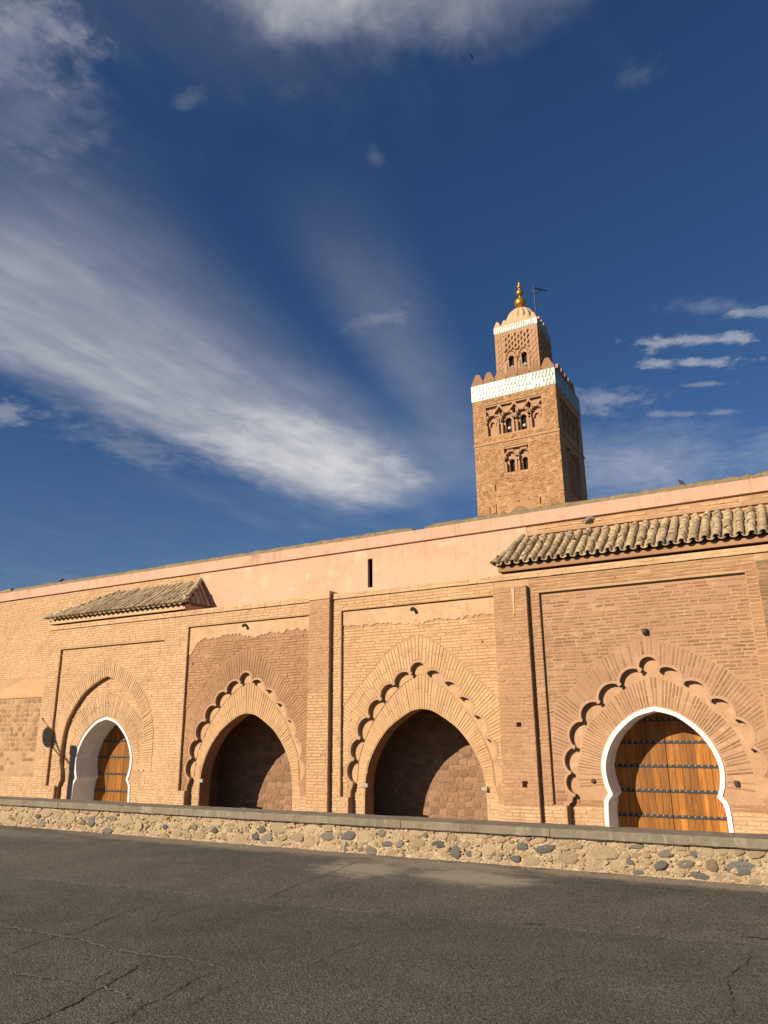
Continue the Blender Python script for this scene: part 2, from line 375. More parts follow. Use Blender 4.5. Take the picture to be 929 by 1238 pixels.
def wood_mat():
    m = bpy.data.materials.new('door_wood'); m.use_nodes = True; t = m.node_tree; b = t.nodes['Principled BSDF']; k = N(t)
    tc = k.n('ShaderNodeTexCoord'); oi = k.n('ShaderNodeObjectInfo')
    off = k.m('MULTIPLY', oi.outputs['Random'], 40.0)
    add = k.n('ShaderNodeVectorMath', operation='ADD'); t.links.new(tc.outputs['Object'], add.inputs[0]); t.links.new(k.comb(off, off, off), add.inputs[1])
    v = k.vscale(add.outputs[0], (22, 22, 1.4))
    g = k.noise(v, 1.0, 6, 0.6, 1.2); g2 = k.noise(k.vscale(add.outputs[0], (5, 5, 0.8)), 1.0, 4, 0.55, 0.8)
    c = k.mix(k.ss(g, 0.3, 0.72), (0.36, 0.138, 0.015), (0.17, 0.055, 0.007))
    c = k.mix(k.ss(g2, 0.5, 0.75), c, (0.42, 0.172, 0.022))
    c = k.mix(1.0, c, k.n_gray(k.lin(oi.outputs['Random'], 0, 1, 0.72, 1.28)), 'MULTIPLY')
    t.links.new(c, b.inputs['Base Color']); b.inputs['Roughness'].default_value = 0.5; b.inputs['Specular IOR Level'].default_value = 0.35
    bp = k.n('ShaderNodeBump'); bp.inputs['Strength'].default_value = 0.35; bp.inputs['Distance'].default_value = 0.006
    t.links.new(g, bp.inputs['Height']); t.links.new(bp.outputs[0], b.inputs['Normal'])
    M['wood'] = m


wood_mat()


def asphalt(name, ca, cb, dust, dusty=(), rough_b=0.9):
    m = bpy.data.materials.new(name); m.use_nodes = True; t = m.node_tree; b = t.nodes['Principled BSDF']; k = N(t)
    tc = k.n('ShaderNodeTexCoord'); v = tc.outputs['Object']
    sep = k.n('ShaderNodeSeparateXYZ'); t.links.new(v, sep.inputs[0])
    agg = k.voro(v, 95.0); agc = k.voro(v, 95.0, out='Color'); sc = k.n('ShaderNodeSeparateColor'); t.links.new(agc, sc.inputs[0])
    pore = k.noise(v, 60, 3, 0.6); mid = k.noise(v, 1.3, 5, 0.6); big = k.noise(v, 0.25, 4, 0.55)
    c = k.mix(k.ss(mid, 0.35, 0.68), ca, cb)
    c = k.mix(1.0, c, k.n_gray(k.lin(sc.outputs[0], 0, 1, 0.40, 1.65)), 'MULTIPLY')
    c = k.mix(1.0, c, k.n_gray(k.ss(pore, 0.30, 0.48, 0.50, 1.0)), 'MULTIPLY')
    c = k.mix(1.0, c, k.n_gray(k.lin(big, 0.3, 0.7, 0.80, 1.20)), 'MULTIPLY')
    c = k.mix(k.ss(k.voro(v, 21.0, out='Distance'), 0.10, 0.06, 0.0, 0.55), c, (0.24, 0.20, 0.15))     # pale chips
    d = None
    wob = k.m('MULTIPLY', k.m('SUBTRACT', k.noise(k.vscale(v, (1.0, 1.8, 1)), 2.6, 8, 0.75), 0.5), 2.4)
    for cx, cy, rx, ry, pk in dusty:
        ex = k.m('DIVIDE', k.m('SUBTRACT', sep.outputs[0], cx), rx); ey = k.m('DIVIDE', k.m('SUBTRACT', sep.outputs[1], cy), ry)
        e = k.m('ADD', k.m('SQRT', k.m('ADD', k.m('MULTIPLY', ex, ex), k.m('MULTIPLY', ey, ey))), wob)
        q = k.ss(e, 1.1, 0.3, 0.0, pk); d = q if d is None else k.m('MAXIMUM', d, q)
    if d is not None: c = k.mix(d, c, dust)
    t.links.new(c, b.inputs['Base Color']); b.inputs['Roughness'].default_value = rough_b; b.inputs['Specular IOR Level'].default_value = 0.3
    h = k.m('ADD', k.m('MULTIPLY', k.m('SUBTRACT', 0.6, agg), 0.7), k.m('MULTIPLY', pore, 1.0))
    bp = k.n('ShaderNodeBump'); bp.inputs['Strength'].default_value = 0.75; bp.inputs['Distance'].default_value = 0.009
    t.links.new(h, bp.inputs['Height'])
    t.links.new(bp.outputs[0], b.inputs['Normal'])
    M[name] = m


asphalt('asphalt', (0.104, 0.096, 0.073), (0.082, 0.076, 0.058), (0.3, 0.25, 0.18))
asphalt('asphalt_worn', (0.122, 0.106, 0.082), (0.094, 0.083, 0.064), (0.34, 0.28, 0.195),
        ((-5.1, 8.5, 0.7, 0.6, 0.9), (-3.7, 8.55, 0.95, 0.55, 0.9), (-4.4, 9.1, 1.6, 0.4, 0.6), (-1.5, 9.3, 2.8, 0.3, 0.6), (-8, 9.3, 5, 0.35, 0.5), (-13, 8.8, 3, .5, .4)))

R = random.Random(7)

# ------------------------------------------------------------------ ground
g = MB(); g.add([(-2500, -2500, -1), (2500, -2500, -1), (2500, 2500, -1), (-2500, 2500, -1)], [(0, 1, 2, 3)])
tag(g.build('ground', 'court_ground'), kind='structure')
g = MB(); g.box(-140, 140, -90, 9.62, -1.1, 0.0)
road = tag(g.build('road', 'asphalt'), kind='structure')
# worn strip of asphalt along the wall, its ragged edge lapping over the road
seam = [(-60, 4.6), (-30, 5.4), (-14, 5.95), (-8.75, 6.18), (-6.82, 6.40), (-5.17, 6.42), (-3.71, 6.62), (-2.56, 6.73), (-1.49, 6.86), (-0.61, 7.02), (3, 7.2), (12, 7.5), (60, 8.0)]
edge = []
for (xa, ya), (xb, yb) in zip(seam, seam[1:]):
    n = max(2, int((xb - xa) / (0.05 if abs(xa) < 15 else 0.5)))
    for i in range(n):
        t = i / n; edge.append((xa + (xb - xa) * t, ya + (yb - ya) * t + R.gauss(0, 0.012) + 0.03 * math.sin(xa * 3 + t * 9)))
g = MB()
n = len(edge)
g.add([(x, y, 0.0005) for x, y in edge] + [(x, y + 0.03, 0.005) for x, y in edge] + [(x, 9.62, 0.006) for x, y in edge],
      [(i, i + 1, n + i + 1, n + i) for i in range(n - 1)] + [(n + i, n + i + 1, 2 * n + i + 1, 2 * n + i) for i in range(n - 1)])
strip_o = tag(g.build('pavement', 'asphalt_worn'), kind='structure')


def crack(pts, w, mat, z):
    """a jagged crack or a sealed ridge along a polyline on the road"""
    P = []
    for (xa, ya), (xb, yb) in zip(pts, pts[1:]):
        d = math.hypot(xb - xa, yb - ya); n = max(2, int(d / 0.03))
        for i in range(n):
            t = i / n; P.append((xa + (xb - xa) * t + R.gauss(0, 0.009), ya + (yb - ya) * t + R.gauss(0, 0.009)))
    P.append(pts[-1])
    b = MB(); n = len(P); L = []; Q = []
    for i, p in enumerate(P):
        a = P[max(0, i - 1)]; c = P[min(n - 1, i + 1)]
        d = Vector((c[0] - a[0], c[1] - a[1])).normalized(); f = min(1, 0.25 + 4 * min(i, n - 1 - i) / n) * R.uniform(0.3, 1.1) * w * (.40 if mat == 'crack_dark' else .95)
        L.append((p[0] - d.y * f, p[1] + d.x * f, z)); Q.append((p[0] + d.y * f, p[1] - d.x * f, z))
    b.add(L + Q, [(i, i + 1, n + i + 1, n + i) for i in range(n - 1)])
    return b.build('crack' if mat == 'crack_dark' else 'sealed_crack', mat, road)


for pts, w in (
        ([(-5.59, 4.03), (-5.7, 4.34), (-5.79, 4.65), (-5.72, 4.83), (-5.87, 5.27), (-5.94, 5.58), (-5.99, 6.0)], .014),
        ([(-5.42, 5.23), (-5.47, 5.58), (-5.48, 5.94), (-5.47, 6.27)], .010),
        ([(-4.26, 3.0), (-4.26, 3.3), (-4.27, 3.48), (-4.29, 3.68), (-4.38, 3.92), (-4.46, 4.19), (-4.58, 4.52), (-4.68, 4.62)], .020),
        ([(-4.54, 3.99), (-4.59, 4.14), (-4.67, 4.32)], .012),
        ([(-3.85, 3.3), (-3.82, 3.53), (-3.8, 3.63), (-3.89, 3.84), (-3.87, 3.96), (-3.92, 4.19), (-3.96, 4.38), (-3.93, 4.6)], .014),
        ([(-3.61, 3.81), (-3.64, 4.0), (-3.66, 4.21), (-3.65, 4.54)], .008),
        ([(-3.45, 4.86), (-3.44, 5.14), (-3.46, 5.36), (-3.44, 5.56), (-3.4, 5.77)], .009),
        ([(-0.71, 6.86), (-0.70, 6.54), (-0.76, 6.22), (-0.80, 6.0), (-0.75, 5.75), (-0.72, 5.49), (-0.69, 5.3)], .011),
        ([(-1.74, 5.58), (-1.78, 5.46), (-1.78, 5.37), (-1.70, 5.23)], .009)):
    crack(pts, w, 'crack_dark', 0.004)
for pts, w in (
        ([(-5.05, 6.50), (-5.16, 6.84), (-5.26, 7.37), (-5.27, 7.83), (-5.38, 8.51), (-5.49, 9.17)], .015),
        ([(-0.81, 7.18), (-0.73, 7.18), (-0.62, 7.19), (-0.4, 7.2)], .035),
        ([(-2.16, 8.86), (-1.93, 8.87), (-1.71, 8.86), (-1.33, 8.83)], .016),
        ([(-2.47, 6.80), (-2.36, 6.84), (-2.31, 6.84)], .05), ([(-8.2, 7.2), (-7.9, 7.8), (-7.7, 8.3)], .012), ([(-6.9, 6.7), (-6.75, 7.2), (-6.7, 7.5)], .010)):
    crack(pts, w, 'crack_dark', 0.0105)
for pts, w in (
        ([(-7.4, 4.7), (-6.54, 4.68), (-6.2, 4.68), (-5.73, 4.68), (-5.53, 4.70), (-5.12, 4.62), (-4.67, 4.62), (-4.34, 4.68), (-4.05, 4.64), (-3.69, 4.59)], .018),
        ([(-5.28, 3.83), (-5.01, 3.88), (-4.7, 3.94)], .012), ([(-4.54, 4.0), (-4.25, 3.93), (-4.02, 3.88), (-3.86, 3.86)], .016)):
    crack(pts, w, 'crack_sealed', 0.007)

gv = MB()
for i in range(900):
    x = R.uniform(-16, 3)
    if R.random() < 0.75: y = 9.5 - abs(R.gauss(0, 0.16)); s_ = R.uniform(0.004, 0.013); z = 0.006
    else: y = R.uniform(6.2, 9.3); s_ = R.uniform(0.003, 0.009); z = 0.006 if y > 7 else 0.0
    a = R.uniform(0, 6.28); vs = []
    for j in range(5): vs.append((x + s_ * math.cos(a + j * 1.257) * R.uniform(.7, 1.2), y + s_ * math.sin(a + j * 1.257) * R.uniform(.7, 1.2), z - .001))
    vs.append((x + R.gauss(0, s_ * .2), y, z + s_ * R.uniform(.6, 1.0)))
    gv.add(vs, [(j, (j + 1) % 5, 5) for j in range(5)], R.random())
o = gv.build('gravel', 'gravel', kind='stuff'); tag(o, 'loose pale grit lying along the foot of the low stone wall', 'gravel')

# ------------------------------------------------------------------ low rubble wall with a concrete coping
lw = empty('low_wall', (-7, 9.7, 0), 'low rubble stone wall with a grey concrete coping along the asphalt', 'wall')
b = MB()
NX, NZ = 700, 10
vs = []
for i in range(NX + 1):
    x = -34 + 46 * i / NX
    for j in range(NZ + 1):
        z = -0.05 + 0.41 * j / NZ
        vs.append((x + R.gauss(0, .02), 9.50 + R.gauss(0, .013) - (0.02 * max(0, 1 - j / 2.5)), z + (R.gauss(0, .008) if 0 < j < NZ else 0)))
b.add(vs, [(i * (NZ + 1) + j, (i + 1) * (NZ + 1) + j, (i + 1) * (NZ + 1) + j + 1, i * (NZ + 1) + j + 1) for i in range(NX) for j in range(NZ)])
core = b.build('wall_core', 'rubble_mortar', lw, smooth=True)
b = MB(); b.box(-34, 12, 9.56, 9.86, -1.05, 0.357); b.build('wall_back', 'rubble_mortar', lw)


def pebble_mesh(name, seed, p=2.6, jit=.14, n=8, lift=1.0):
    """a face stone: irregular outline, nearly flat front, worn edges"""
    r = random.Random(seed); vs = []; fs = []
    ph = r.uniform(0, .7); rad = []
    for j in range(n):
        a = 2 * math.pi * (j + ph) / n
        rad.append((a + r.gauss(0, .10), (abs(math.cos(a)) ** p + abs(math.sin(a)) ** p) ** (-1 / p) * r.uniform(1 - jit, 1 + jit)))
    for s, d in (((1.02, .02), (.97, -.008 * lift), (.80, -.021 * lift), (.42, -.026 * lift)) if p < 4 else ((1.0, .02), (.975, -.016 * lift), (.90, -.023 * lift), (.5, -.026 * lift))):
        for a, q in rad:
            vs.append((.5 * q * s * math.cos(a) + r.gauss(0, .012), d + r.gauss(0, .0035) * (s < 1), .5 * q * s * math.sin(a) + r.gauss(0, .012)))
    vs.append((r.gauss(0, .04), -.027 * lift, r.gauss(0, .04)))
    for lv in range(3):
        for j in range(n): fs.append((lv * n + j, lv * n + (j + 1) % n, (lv + 1) * n + (j + 1) % n, (lv + 1) * n + j))
    for j in range(n): fs.append((3 * n + j, 3 * n + (j + 1) % n, 4 * n))
    me = bpy.data.meshes.new(name); me.from_pydata(vs, [], fs); me.update()
    return me


PEB = {}


def pebble(mat, i, block=False):
    k = (mat, i % 8, block)
    if k not in PEB:
        me = pebble_mesh('stone', 100 + i % 8, 5.5 if block else 2.6, .10 if block else .17, 11 if block else 8, .7 if block else 1.0); me.materials.append(M[mat]); PEB[k] = me
    return PEB[k]


known = [(-4.57, 0.19, 0.21, 0.1, 'd'), (-4.33, 0.11, 0.15, 0.18, 'd'), (-3.43, 0.23, 0.17, 0.11, 'd'), (-3.14, 0.22, 0.31, 0.12, 'd'), (-3.52, 0.09, 0.16, 0.1, 'd'), (-4.14, 0.1, 0.11, 0.1, 'd'), (-4.89, 0.18, 0.27, 0.12, 't'), (-2.44, 0.22, 0.38, 0.18, 't'), (-1.73, 0.26, 0.21, 0.09, 'g'), (-1.44, 0.27, 0.09, 0.08, 'd'), (-1.81, 0.13, 0.18, 0.1, 'd'), (-1.54, 0.16, 0.22, 0.11, 'g'), (-1.27, 0.17, 0.17, 0.15, 'b'), (-0.99, 0.16, 0.33, 0.17, 'd'), (-1.41, 0.05, 0.24, 0.07, 'd'), (-2.14, 0.14, 0.11, 0.06, 'd'), (-2.06, 0.04, 0.14, 0.06, 'd'), (-2.87, 0.14, 0.3, 0.16, 't'), (-5.33, 0.15, 0.22, 0.08, 'd'), (-9.43, 0.17, 0.14, 0.1, 'd'), (-8.81, 0.2, 0.17, 0.11, 'g'), (-8.39, 0.17, 0.12, 0.11, 'd'), (-7.59, 0.12, 0.17, 0.11, 'd'), (-7.47, 0.22, 0.15, 0.1, 'd'), (-6.29, 0.2, 0.27, 0.12, 'g'), (-5.96, 0.22, 0.26, 0.13, 'd'), (-5.98, 0.05, 0.12, 0.17, 'd'), (-5.42, 0.28, 0.16, 0.13, 'g'), (-4.75, 0.3, 0.07, 0.09, 'g'), (-12.58, 0.2, 0.14, 0.1, 'd'), (-11.16, 0.17, 0.21, 0.18, 'd'), (-12.44, 0.08, 0.2, 0.14, 'g'), (-0.8, 0.32, 0.21, 0.11, 't'), (-2.05, 0.31, 0.17, 0.06, 'g')]
MT = {'d': 'stone_dark', 'g': 'stone_grey', 't': 'stone_tan', 'b': 'stone_brown'}
placed = []
for x, z, w, h, kd in known: placed.append((x, z, w, h, kd))
for _ in range(6000):
    if len(placed) > 296: break
    x = R.uniform(-15.8, 1.5); w = R.uniform(0.08, 0.24) if _ > 500 else R.uniform(.2, .34); h = min(0.2, w * R.uniform(0.42, 0.75)); z = R.uniform(0.03, 0.33)
    if all(abs(x - p[0]) > 0.44 * (w + p[2]) or abs(z - p[1]) > 0.44 * (h + p[3]) for p in placed):
        if z + h * .5 > 0.37: continue
        kd = 't' if R.random() < 0.93 else ('g' if R.random() < .8 else 'b')
        if x < -5.5 or R.random() < .5: pass
        placed.append((x, z, w, h, kd))
for i, (x, z, w, h, kd) in enumerate(placed):
    d = 0.36 if kd == 't' else 0.5
    mw = Matrix.Translation((x, 9.492, z)) @ Matrix.Rotation(R.uniform(-.25, .25), 4, 'Y') @ Matrix.Diagonal((w * .88, R.uniform(.5, 1.1) * d, h * .90, 1))
    inst(pebble(MT[kd], i), 'stone', core, mw)

chips = MB()                                                       # small packing stones between them
for _ in range(5200):
    x = R.uniform(-16, 2); z = R.uniform(0.01, .35); w = R.uniform(.025, .075)
    if any(abs(x - p[0]) < .42 * p[2] + .4 * w and abs(z - p[1]) < .42 * p[3] + .3 * w for p in placed): continue
    src = pebble('stone_tan', R.randrange(8)); a = R.uniform(-.6, .6); mw = Matrix.Translation((x, 9.495, z)) @ Matrix.Rotation(a, 4, 'Y') @ Matrix.Diagonal((w, R.uniform(.25, .6), w * R.uniform(.5, .9), 1))
    chips.add([mw @ v.co for v in src.vertices], [tuple(p.vertices) for p in src.polygons], R.random() * .99 + .001)
    placed.append((x, z, w, w * .7, 't'))
chips.build('packing_stones', 'stone_tan', lw, kind='stuff')
# coping cast in lengths
xs = [-34]
while xs[-1] < 12: xs.append(xs[-1] + R.uniform(2.2, 3.4))
xs += [-0.5 * 0 + 0]
cuts = sorted(set([-34, -30.6, -27.2, -24.0, -21.1, -18, -14.9, -12.0, -8.8, -5.1, -3.05, 0.6, 3.7, 7, 12]))
for xa, xb in zip(cuts, cuts[1:]):
    b = MB(); n = int((xb - xa) / 0.12); pr = [(9.455, 0.358), (9.44, 0.37), (9.44, 0.452), (9.452, 0.463), (9.91, 0.463), (9.92, 0.36)]
    vs = []; m = len(pr); ph = R.uniform(0, 6)
    for i in range(n + 1):
        x = xa + 0.004 + (xb - xa - 0.008) * i / n
        for j, (y, z) in enumerate(pr):
            vs.append((x, y + R.gauss(0, .0018), z + R.gauss(0, .0022) - (0.012 * max(0, math.sin(x * 7 + ph)) * (R.random() < .15) if j in (2, 3) else 0)))
    fs = [(i * m + j, (i + 1) * m + j, (i + 1) * m + (j + 1) % m, i * m + (j + 1) % m) for i in range(n) for j in range(m)]
    fs += [tuple(range(m)), tuple(n * m + j for j in range(m))]
    b.add(vs, fs); b.build('coping_slab', 'concrete', lw)

# ------------------------------------------------------------------ mosque
mq = empty('mosque', (-10, 17.5, -1), 'long tan brick mosque front with arched bays and a pink upper wall', 'mosque')
YW, YP, YL, YI = 17.0, 16.862, 17.080, 17.216       # frame, pilaster, panel, inner arch face
BASE = -1.0


def crosses(poly, z):
    xs = []
    n = len(poly)
    for i in range(n):
        (xa, za), (xb, zb) = poly[i], poly[(i + 1) % n]
        if (za > z) != (zb > z): xs.append(xa + (z - za) * (xb - xa) / (zb - za))
    return xs


def spans(polys, z):
    xs = sorted(x for p in polys for x in crosses(p, z))
    return [(xs[i], xs[i + 1]) for i in range(0, len(xs) - 1, 2)]


def inter(A, B):
    out = []
    for a in A:
        for c in B:
            lo, hi = max(a[0], c[0]), min(a[1], c[1])
            if hi > lo: out.append((lo, hi))
    return out


def rect(x0, x1, z0, z1): return [(x0, z0), (x1, z0), (x1, z1), (x0, z1)]


def bricks(polys, z0, z1, rng, course=0.077, bh=0.050, bl=0.27, gap=0.006, prot=(0.009, 0.002), miss=0.015, margin=0.01, zoff=0.0):
    """running courses of bricks inside the even-odd area of the polygons; list of (x0,x1,z0,z1,prot)"""
    out = []; zc = z0 + course / 2 + zoff; row = 0
    while zc + bh / 2 < z1:
        a = inter(inter(spans(polys, zc), spans(polys, zc - bh / 2)), spans(polys, zc + bh / 2))
        rowj = rng.gauss(0, 0.002)
        for lo, hi in a:
            lo += margin; hi -= margin; x = lo - (rng.uniform(0, bl) if (hi - lo) > bl else 0)
            while x < hi - 0.02:
                l = bl * rng.choice((1, 1, 1, 0.9, 0.55, 1.05)) * rng.uniform(0.93, 1.05)
                xa, xb = max(lo, x), min(hi, x + l)
                if xb - xa > 0.035 and rng.random() > miss:
                    p = rng.gauss(*prot)
                    grow = rng.choice((0, 0, 0, .004, .008)); zt_ = rng.choice((0, 0, 0, 0, .005))
                    if p > 0.001: out.append((xa, xb, zc + rowj - bh / 2 + rng.gauss(0, .004) - grow, zc + rowj + bh / 2 + rng.gauss(0, .004) + zt_, p))
                x += l + gap
        zc += course; row += 1
    return out


def brick_geo(b, q, y, rng, T=None):
    xa, xb, za, zb, p = q; j = lambda: rng.gauss(0, .0018)
    c = [(xa + j(), za + j()), (xb + j(), za + j()), (xb + j(), zb + j()), (xa + j(), zb + j())]
    vs = [(x + (.004 if i in (0, 3) else -.004), y - p + j(), z + (.003 if i < 2 else -.003)) for i, (x, z) in enumerate(c)] + [(x, y + .004, z) for x, z in c]
    if T: vs = [T(*v) for v in vs]
    b.add(vs, [(0, 1, 2, 3), (0, 1, 5, 4), (1, 2, 6, 5), (2, 3, 7, 6), (3, 0, 4, 7)], rng.random() * .999 + .0005)


BRICK_BUDGET = [300]
VOUS_BUDGET = [300]


def lay(qs, y, mat, parent, rng, single=0, near=None, name='brickwork'):
    """joined brickwork; the largest ones in view as single bricks"""
    pick = set()
    if single and BRICK_BUDGET[0] > 0:
        idx = sorted((i for i in range(len(qs)) if qs[i][1] - qs[i][0] > .2 and qs[i][4] > .006), key=lambda i: near(qs[i]))[:min(single, BRICK_BUDGET[0])]
        pick = set(idx); BRICK_BUDGET[0] -= len(idx)
    b = MB()
    for i, q in enumerate(qs):
        if i in pick:
            s = MB(); brick_geo(s, q, y, rng); s.build('brick', mat, parent)
        else: brick_geo(b, q, y, rng)
    if b.v: b.build(name, mat, parent, kind='stuff')


def arc_lobe(A, B, k, n=11):
    """points of a lobe bulging to the left of A->B (arc of height k*chord)"""
    A = Vector(A); B = Vector(B); c = (B - A); L = c.length; h = k * L
    nrm = Vector((-c.y, c.x)) / L
    r = (L * L / 4 + h * h) / (2 * h); cen = (A + B) / 2 + nrm * (h - r)
    a0 = math.atan2(A.y - cen.y, A.x - cen.x); a1 = math.atan2(B.y - cen.y, B.x - cen.x)
    if a1 > a0: a1 -= 2 * math.pi
    return [(cen.x + r * math.cos(a0 + (a1 - a0) * i / n), cen.y + r * math.sin(a0 + (a1 - a0) * i / n)) for i in range(n + 1)], cen, r, a0, a1


def smooth(pts, n=6):
    """Catmull-Rom through the points"""
    out = []
    P = [pts[0]] + list(pts) + [pts[-1]]
    for i in range(1, len(P) - 2):
        p0, p1, p2, p3 = (Vector(p) for p in P[i - 1:i + 3])
        for j in range(n):
            t = j / n
            out.append(tuple(0.5 * ((2 * p1) + (p2 - p0) * t + (2 * p0 - 5 * p1 + 4 * p2 - p3) * t * t + (3 * p1 - p0 - 3 * p2 + p3) * t ** 3)))
    out.append(tuple(pts[-1]))
    return out


def mirror_outline(right, ax):
    """right half (u,z) from the apex down -> closed outline round the axis"""
    return [(ax + u, z) for u, z in right] + [(ax - u, z) for u, z in reversed(right[1:] if abs(right[0][0]) < 1e-6 else right)]


def scallop(cusps, foot, ax, k=0.35, apex_h=0.30):
    """lobed arch: returns outline and the lobes' arcs (for the raised moulding)"""
    right = []; arcs = []
    a = arc_lobe((-cusps[0][0], cusps[0][1]), cusps[0], apex_h / (2 * cusps[0][0]), 14)
    arcs.append(a); half = a[0][7:]
    right += half
    for A, B in zip(cusps, cusps[1:]):
        q = arc_lobe(A, B, k); arcs.append(q); right += q[0][1:]
    right += foot
    if abs(right[0][0]) > 1e-6: right[0] = (0.0, right[0][1])
    return mirror_outline(right, ax), arcs


def ray_hits(poly, c, d, closed=True):
    out = []
    n = len(poly)
    for i in range(n if closed else n - 1):
        ax, az = poly[i]; bx, bz = poly[(i + 1) % n]
        ex, ez = bx - ax, bz - az; den = d[0] * ez - d[1] * ex
        if abs(den) < 1e-9: continue
        t = ((ax - c[0]) * ez - (az - c[1]) * ex) / den; s = ((ax - c[0]) * d[1] - (az - c[1]) * d[0]) / den
        if t > 0 and 0 <= s < 1: out.append(t)
    return sorted(out)


def voussoirs(c, inner, outer, y, mat, parent, rng, step, rmean, frac=0.64, zmin=0.0, m0=0.07, prot=(0.016, 0.004), single=False, inner_last=True, miss=0.0):
    """radial bricks between two outlines seen from the centre c"""
    n = int(math.pi * 1.5 * rmean / step); b = MB()
    for i in range(-n // 2, n // 2 + 1):
        a = math.pi / 2 + i * step / rmean
        da = step / rmean * frac / 2 * rng.uniform(.88, 1.1)
        d = (math.cos(a), math.sin(a))
        hi = ray_hits(outer, c, d); ii = ray_hits(inner, c, d)
        if not hi or not ii: continue
        r0 = (ii[-1] if inner_last else ii[0]) + m0; r1 = hi[0] - rng.uniform(0.01, 0.035)
        if r1 - r0 < 0.08 or rng.random() < miss: continue
        if c[1] + d[1] * r1 < zmin or c[1] + d[1] * r0 < zmin: continue
        p = max(.003, rng.gauss(*prot))
        segs = [(r0, r1)]
        if r1 - r0 > 0.42:
            rm = r0 + (r1 - r0) * rng.uniform(.4, .6); segs = [(r0, rm - .008), (rm + .008, r1)]
        for ra, rb in segs:
            q = [(ra, -1), (rb, -1), (rb, 1), (ra, 1)]
            f = [(c[0] + r * math.cos(a + s * da), c[1] + r * math.sin(a + s * da)) for r, s in q]
            tgt = b
            one = single and VOUS_BUDGET[0] > 0
            if one: tgt = MB(); VOUS_BUDGET[0] -= 1
            tgt.add([(x, y - p + rng.gauss(0, .002), z) for x, z in f] + [(x, y + .004, z) for x, z in f],
                    [(0, 1, 2, 3), (0, 1, 5, 4), (1, 2, 6, 5), (2, 3, 7, 6), (3, 0, 4, 7)], rng.random() * .999 + .0005)
            if one: tgt.build('voussoir', mat, parent)
    if b.v: b.build('voussoirs', mat, parent, kind='stuff')


def moulding(arcs, ax, y, parent, w=0.055, mat='moulding'):
    b = MB()
    for i, (pts, cen, r, a0, a1) in enumerate(arcs):
        p = 0.005 + 0.003 * (i % 2); n = 14
        for sgn in ((1,) if i == 0 else (1, -1)):
            vs = []
            for j in range(n + 1):
                a = a0 + (a1 - a0) * j / n
                for rr, yy in ((r, y + .002), (r + .001, y - p), (r + w, y - p), (r + w + .004, y + .002)):
                    vs.append((ax + sgn * (cen.x + rr * math.cos(a)), yy - (.0015 if sgn > 0 else 0), cen.y + rr * math.sin(a)))
            b.add(vs, [(j * 4 + q, (j + 1) * 4 + q, (j + 1) * 4 + q + 1, j * 4 + q + 1) for j in range(n) for q in range(3)])
    return b.build('arch_moulding', mat, parent)


# ---- the openings, in (u,z) from the apex down, and the bays
NICHE = smooth([(0, 2.15), (.28, 2.10), (.60, 1.93), (.93, 1.70), (1.14, 1.48), (1.33, 1.22), (1.52, .85), (1.62, .47), (1.65, .15)], 4) + [(1.65, BASE + .03)]
KEY_IN = smooth([(0, 1.975), (.42, 1.85), (.81, 1.53), (1.03, 1.20), (1.135, .86), (1.12, .55), (1.035, .27)], 5) + [(1.12, .165), (1.15, .09), (1.155, .03), (1.165, -.1), (1.18, BASE + .03)]
KEY_OUT = smooth([(0, 2.065), (.43, 1.94), (.86, 1.61), (1.115, 1.24), (1.225, .87), (1.21, .52), (1.13, .29)], 5) + [(1.20, .20), (1.235, .11), (1.24, .03), (1.25, -.1), (1.265, BASE + .03)]
CUSP3 = [(.20, 2.985), (.685, 2.745), (1.07, 2.38), (1.42, 1.96), (1.70, 1.44), (1.885, .93), (1.91, .37)]
FOOT3 = [(1.95, .25), (1.99, .17), (2.0, .05), (2.0, BASE + .03)]
CUSP4 = [(.165, 2.81), (.635, 2.52), (1.12, 2.16), (1.53, 1.785), (1.735, 1.23), (1.87, .70), (1.815, .26)]
FOOT4 = [(1.88, .19), (1.90, .10), (1.98, .04), (1.99, BASE + .03)]
HORSE = smooth([(0, 3.42), (.34, 3.31), (.98, 2.97), (1.45, 2.47), (1.75, 1.97), (1.86, 1.41), (1.87, .81), (1.79, .51), (1.75, .24)], 5) + [(1.84, .06), (1.88, -.02), (1.89, BASE + .03)]

BAYS = [dict(ax=-19.97, x0=-22.30, x1=-17.45, top=4.42, kind='door1', mort='mortar_light', br='brick_light', vo='brick_light'),
        dict(ax=-14.215, x0=-16.47, x1=-11.88, top=4.75, kind='niche', mort='mortar_brown', br='brick_brown', vo='brick_gold'),
        dict(ax=-8.66, x0=-10.91, x1=-6.45, top=4.77, kind='niche', mort='mortar_gold', br='brick_gold', vo='brick_gold'),
        dict(ax=-3.07, x0=-5.37, x1=-0.92, top=4.73, kind='door4', mort='mortar_rust', br='brick_rust', vo='brick_rust'),
        dict(ax=2.52, x0=0.22, x1=4.80, top=4.75, kind='niche', mort='mortar_brown', br='brick_brown', vo='brick_gold')]
PBOT = 0.03
XG0, XG1 = -23.0, 9.0

holes = []
for B in BAYS:
    ax = B['ax']
    if B['kind'] == 'niche': out, arcs = scallop(CUSP3, FOOT3, ax)
    elif B['kind'] == 'door4': out, arcs = scallop(CUSP4, FOOT4, ax)
    else: out, arcs = mirror_outline(HORSE, ax), []
    B['out'], B['arcs'] = out, arcs
    uj = {'niche': 2.012, 'door4': 2.002, 'door1': 1.902}[B['kind']]
    B['hole'] = [(B['x0'], B['top']), (B['x0'], PBOT), (ax - uj, PBOT), (ax - uj, BASE + .02), (ax + uj, BASE + .02), (ax + uj, PBOT), (B['x1'], PBOT), (B['x1'], B['top'])]
    holes.append(B['hole'])

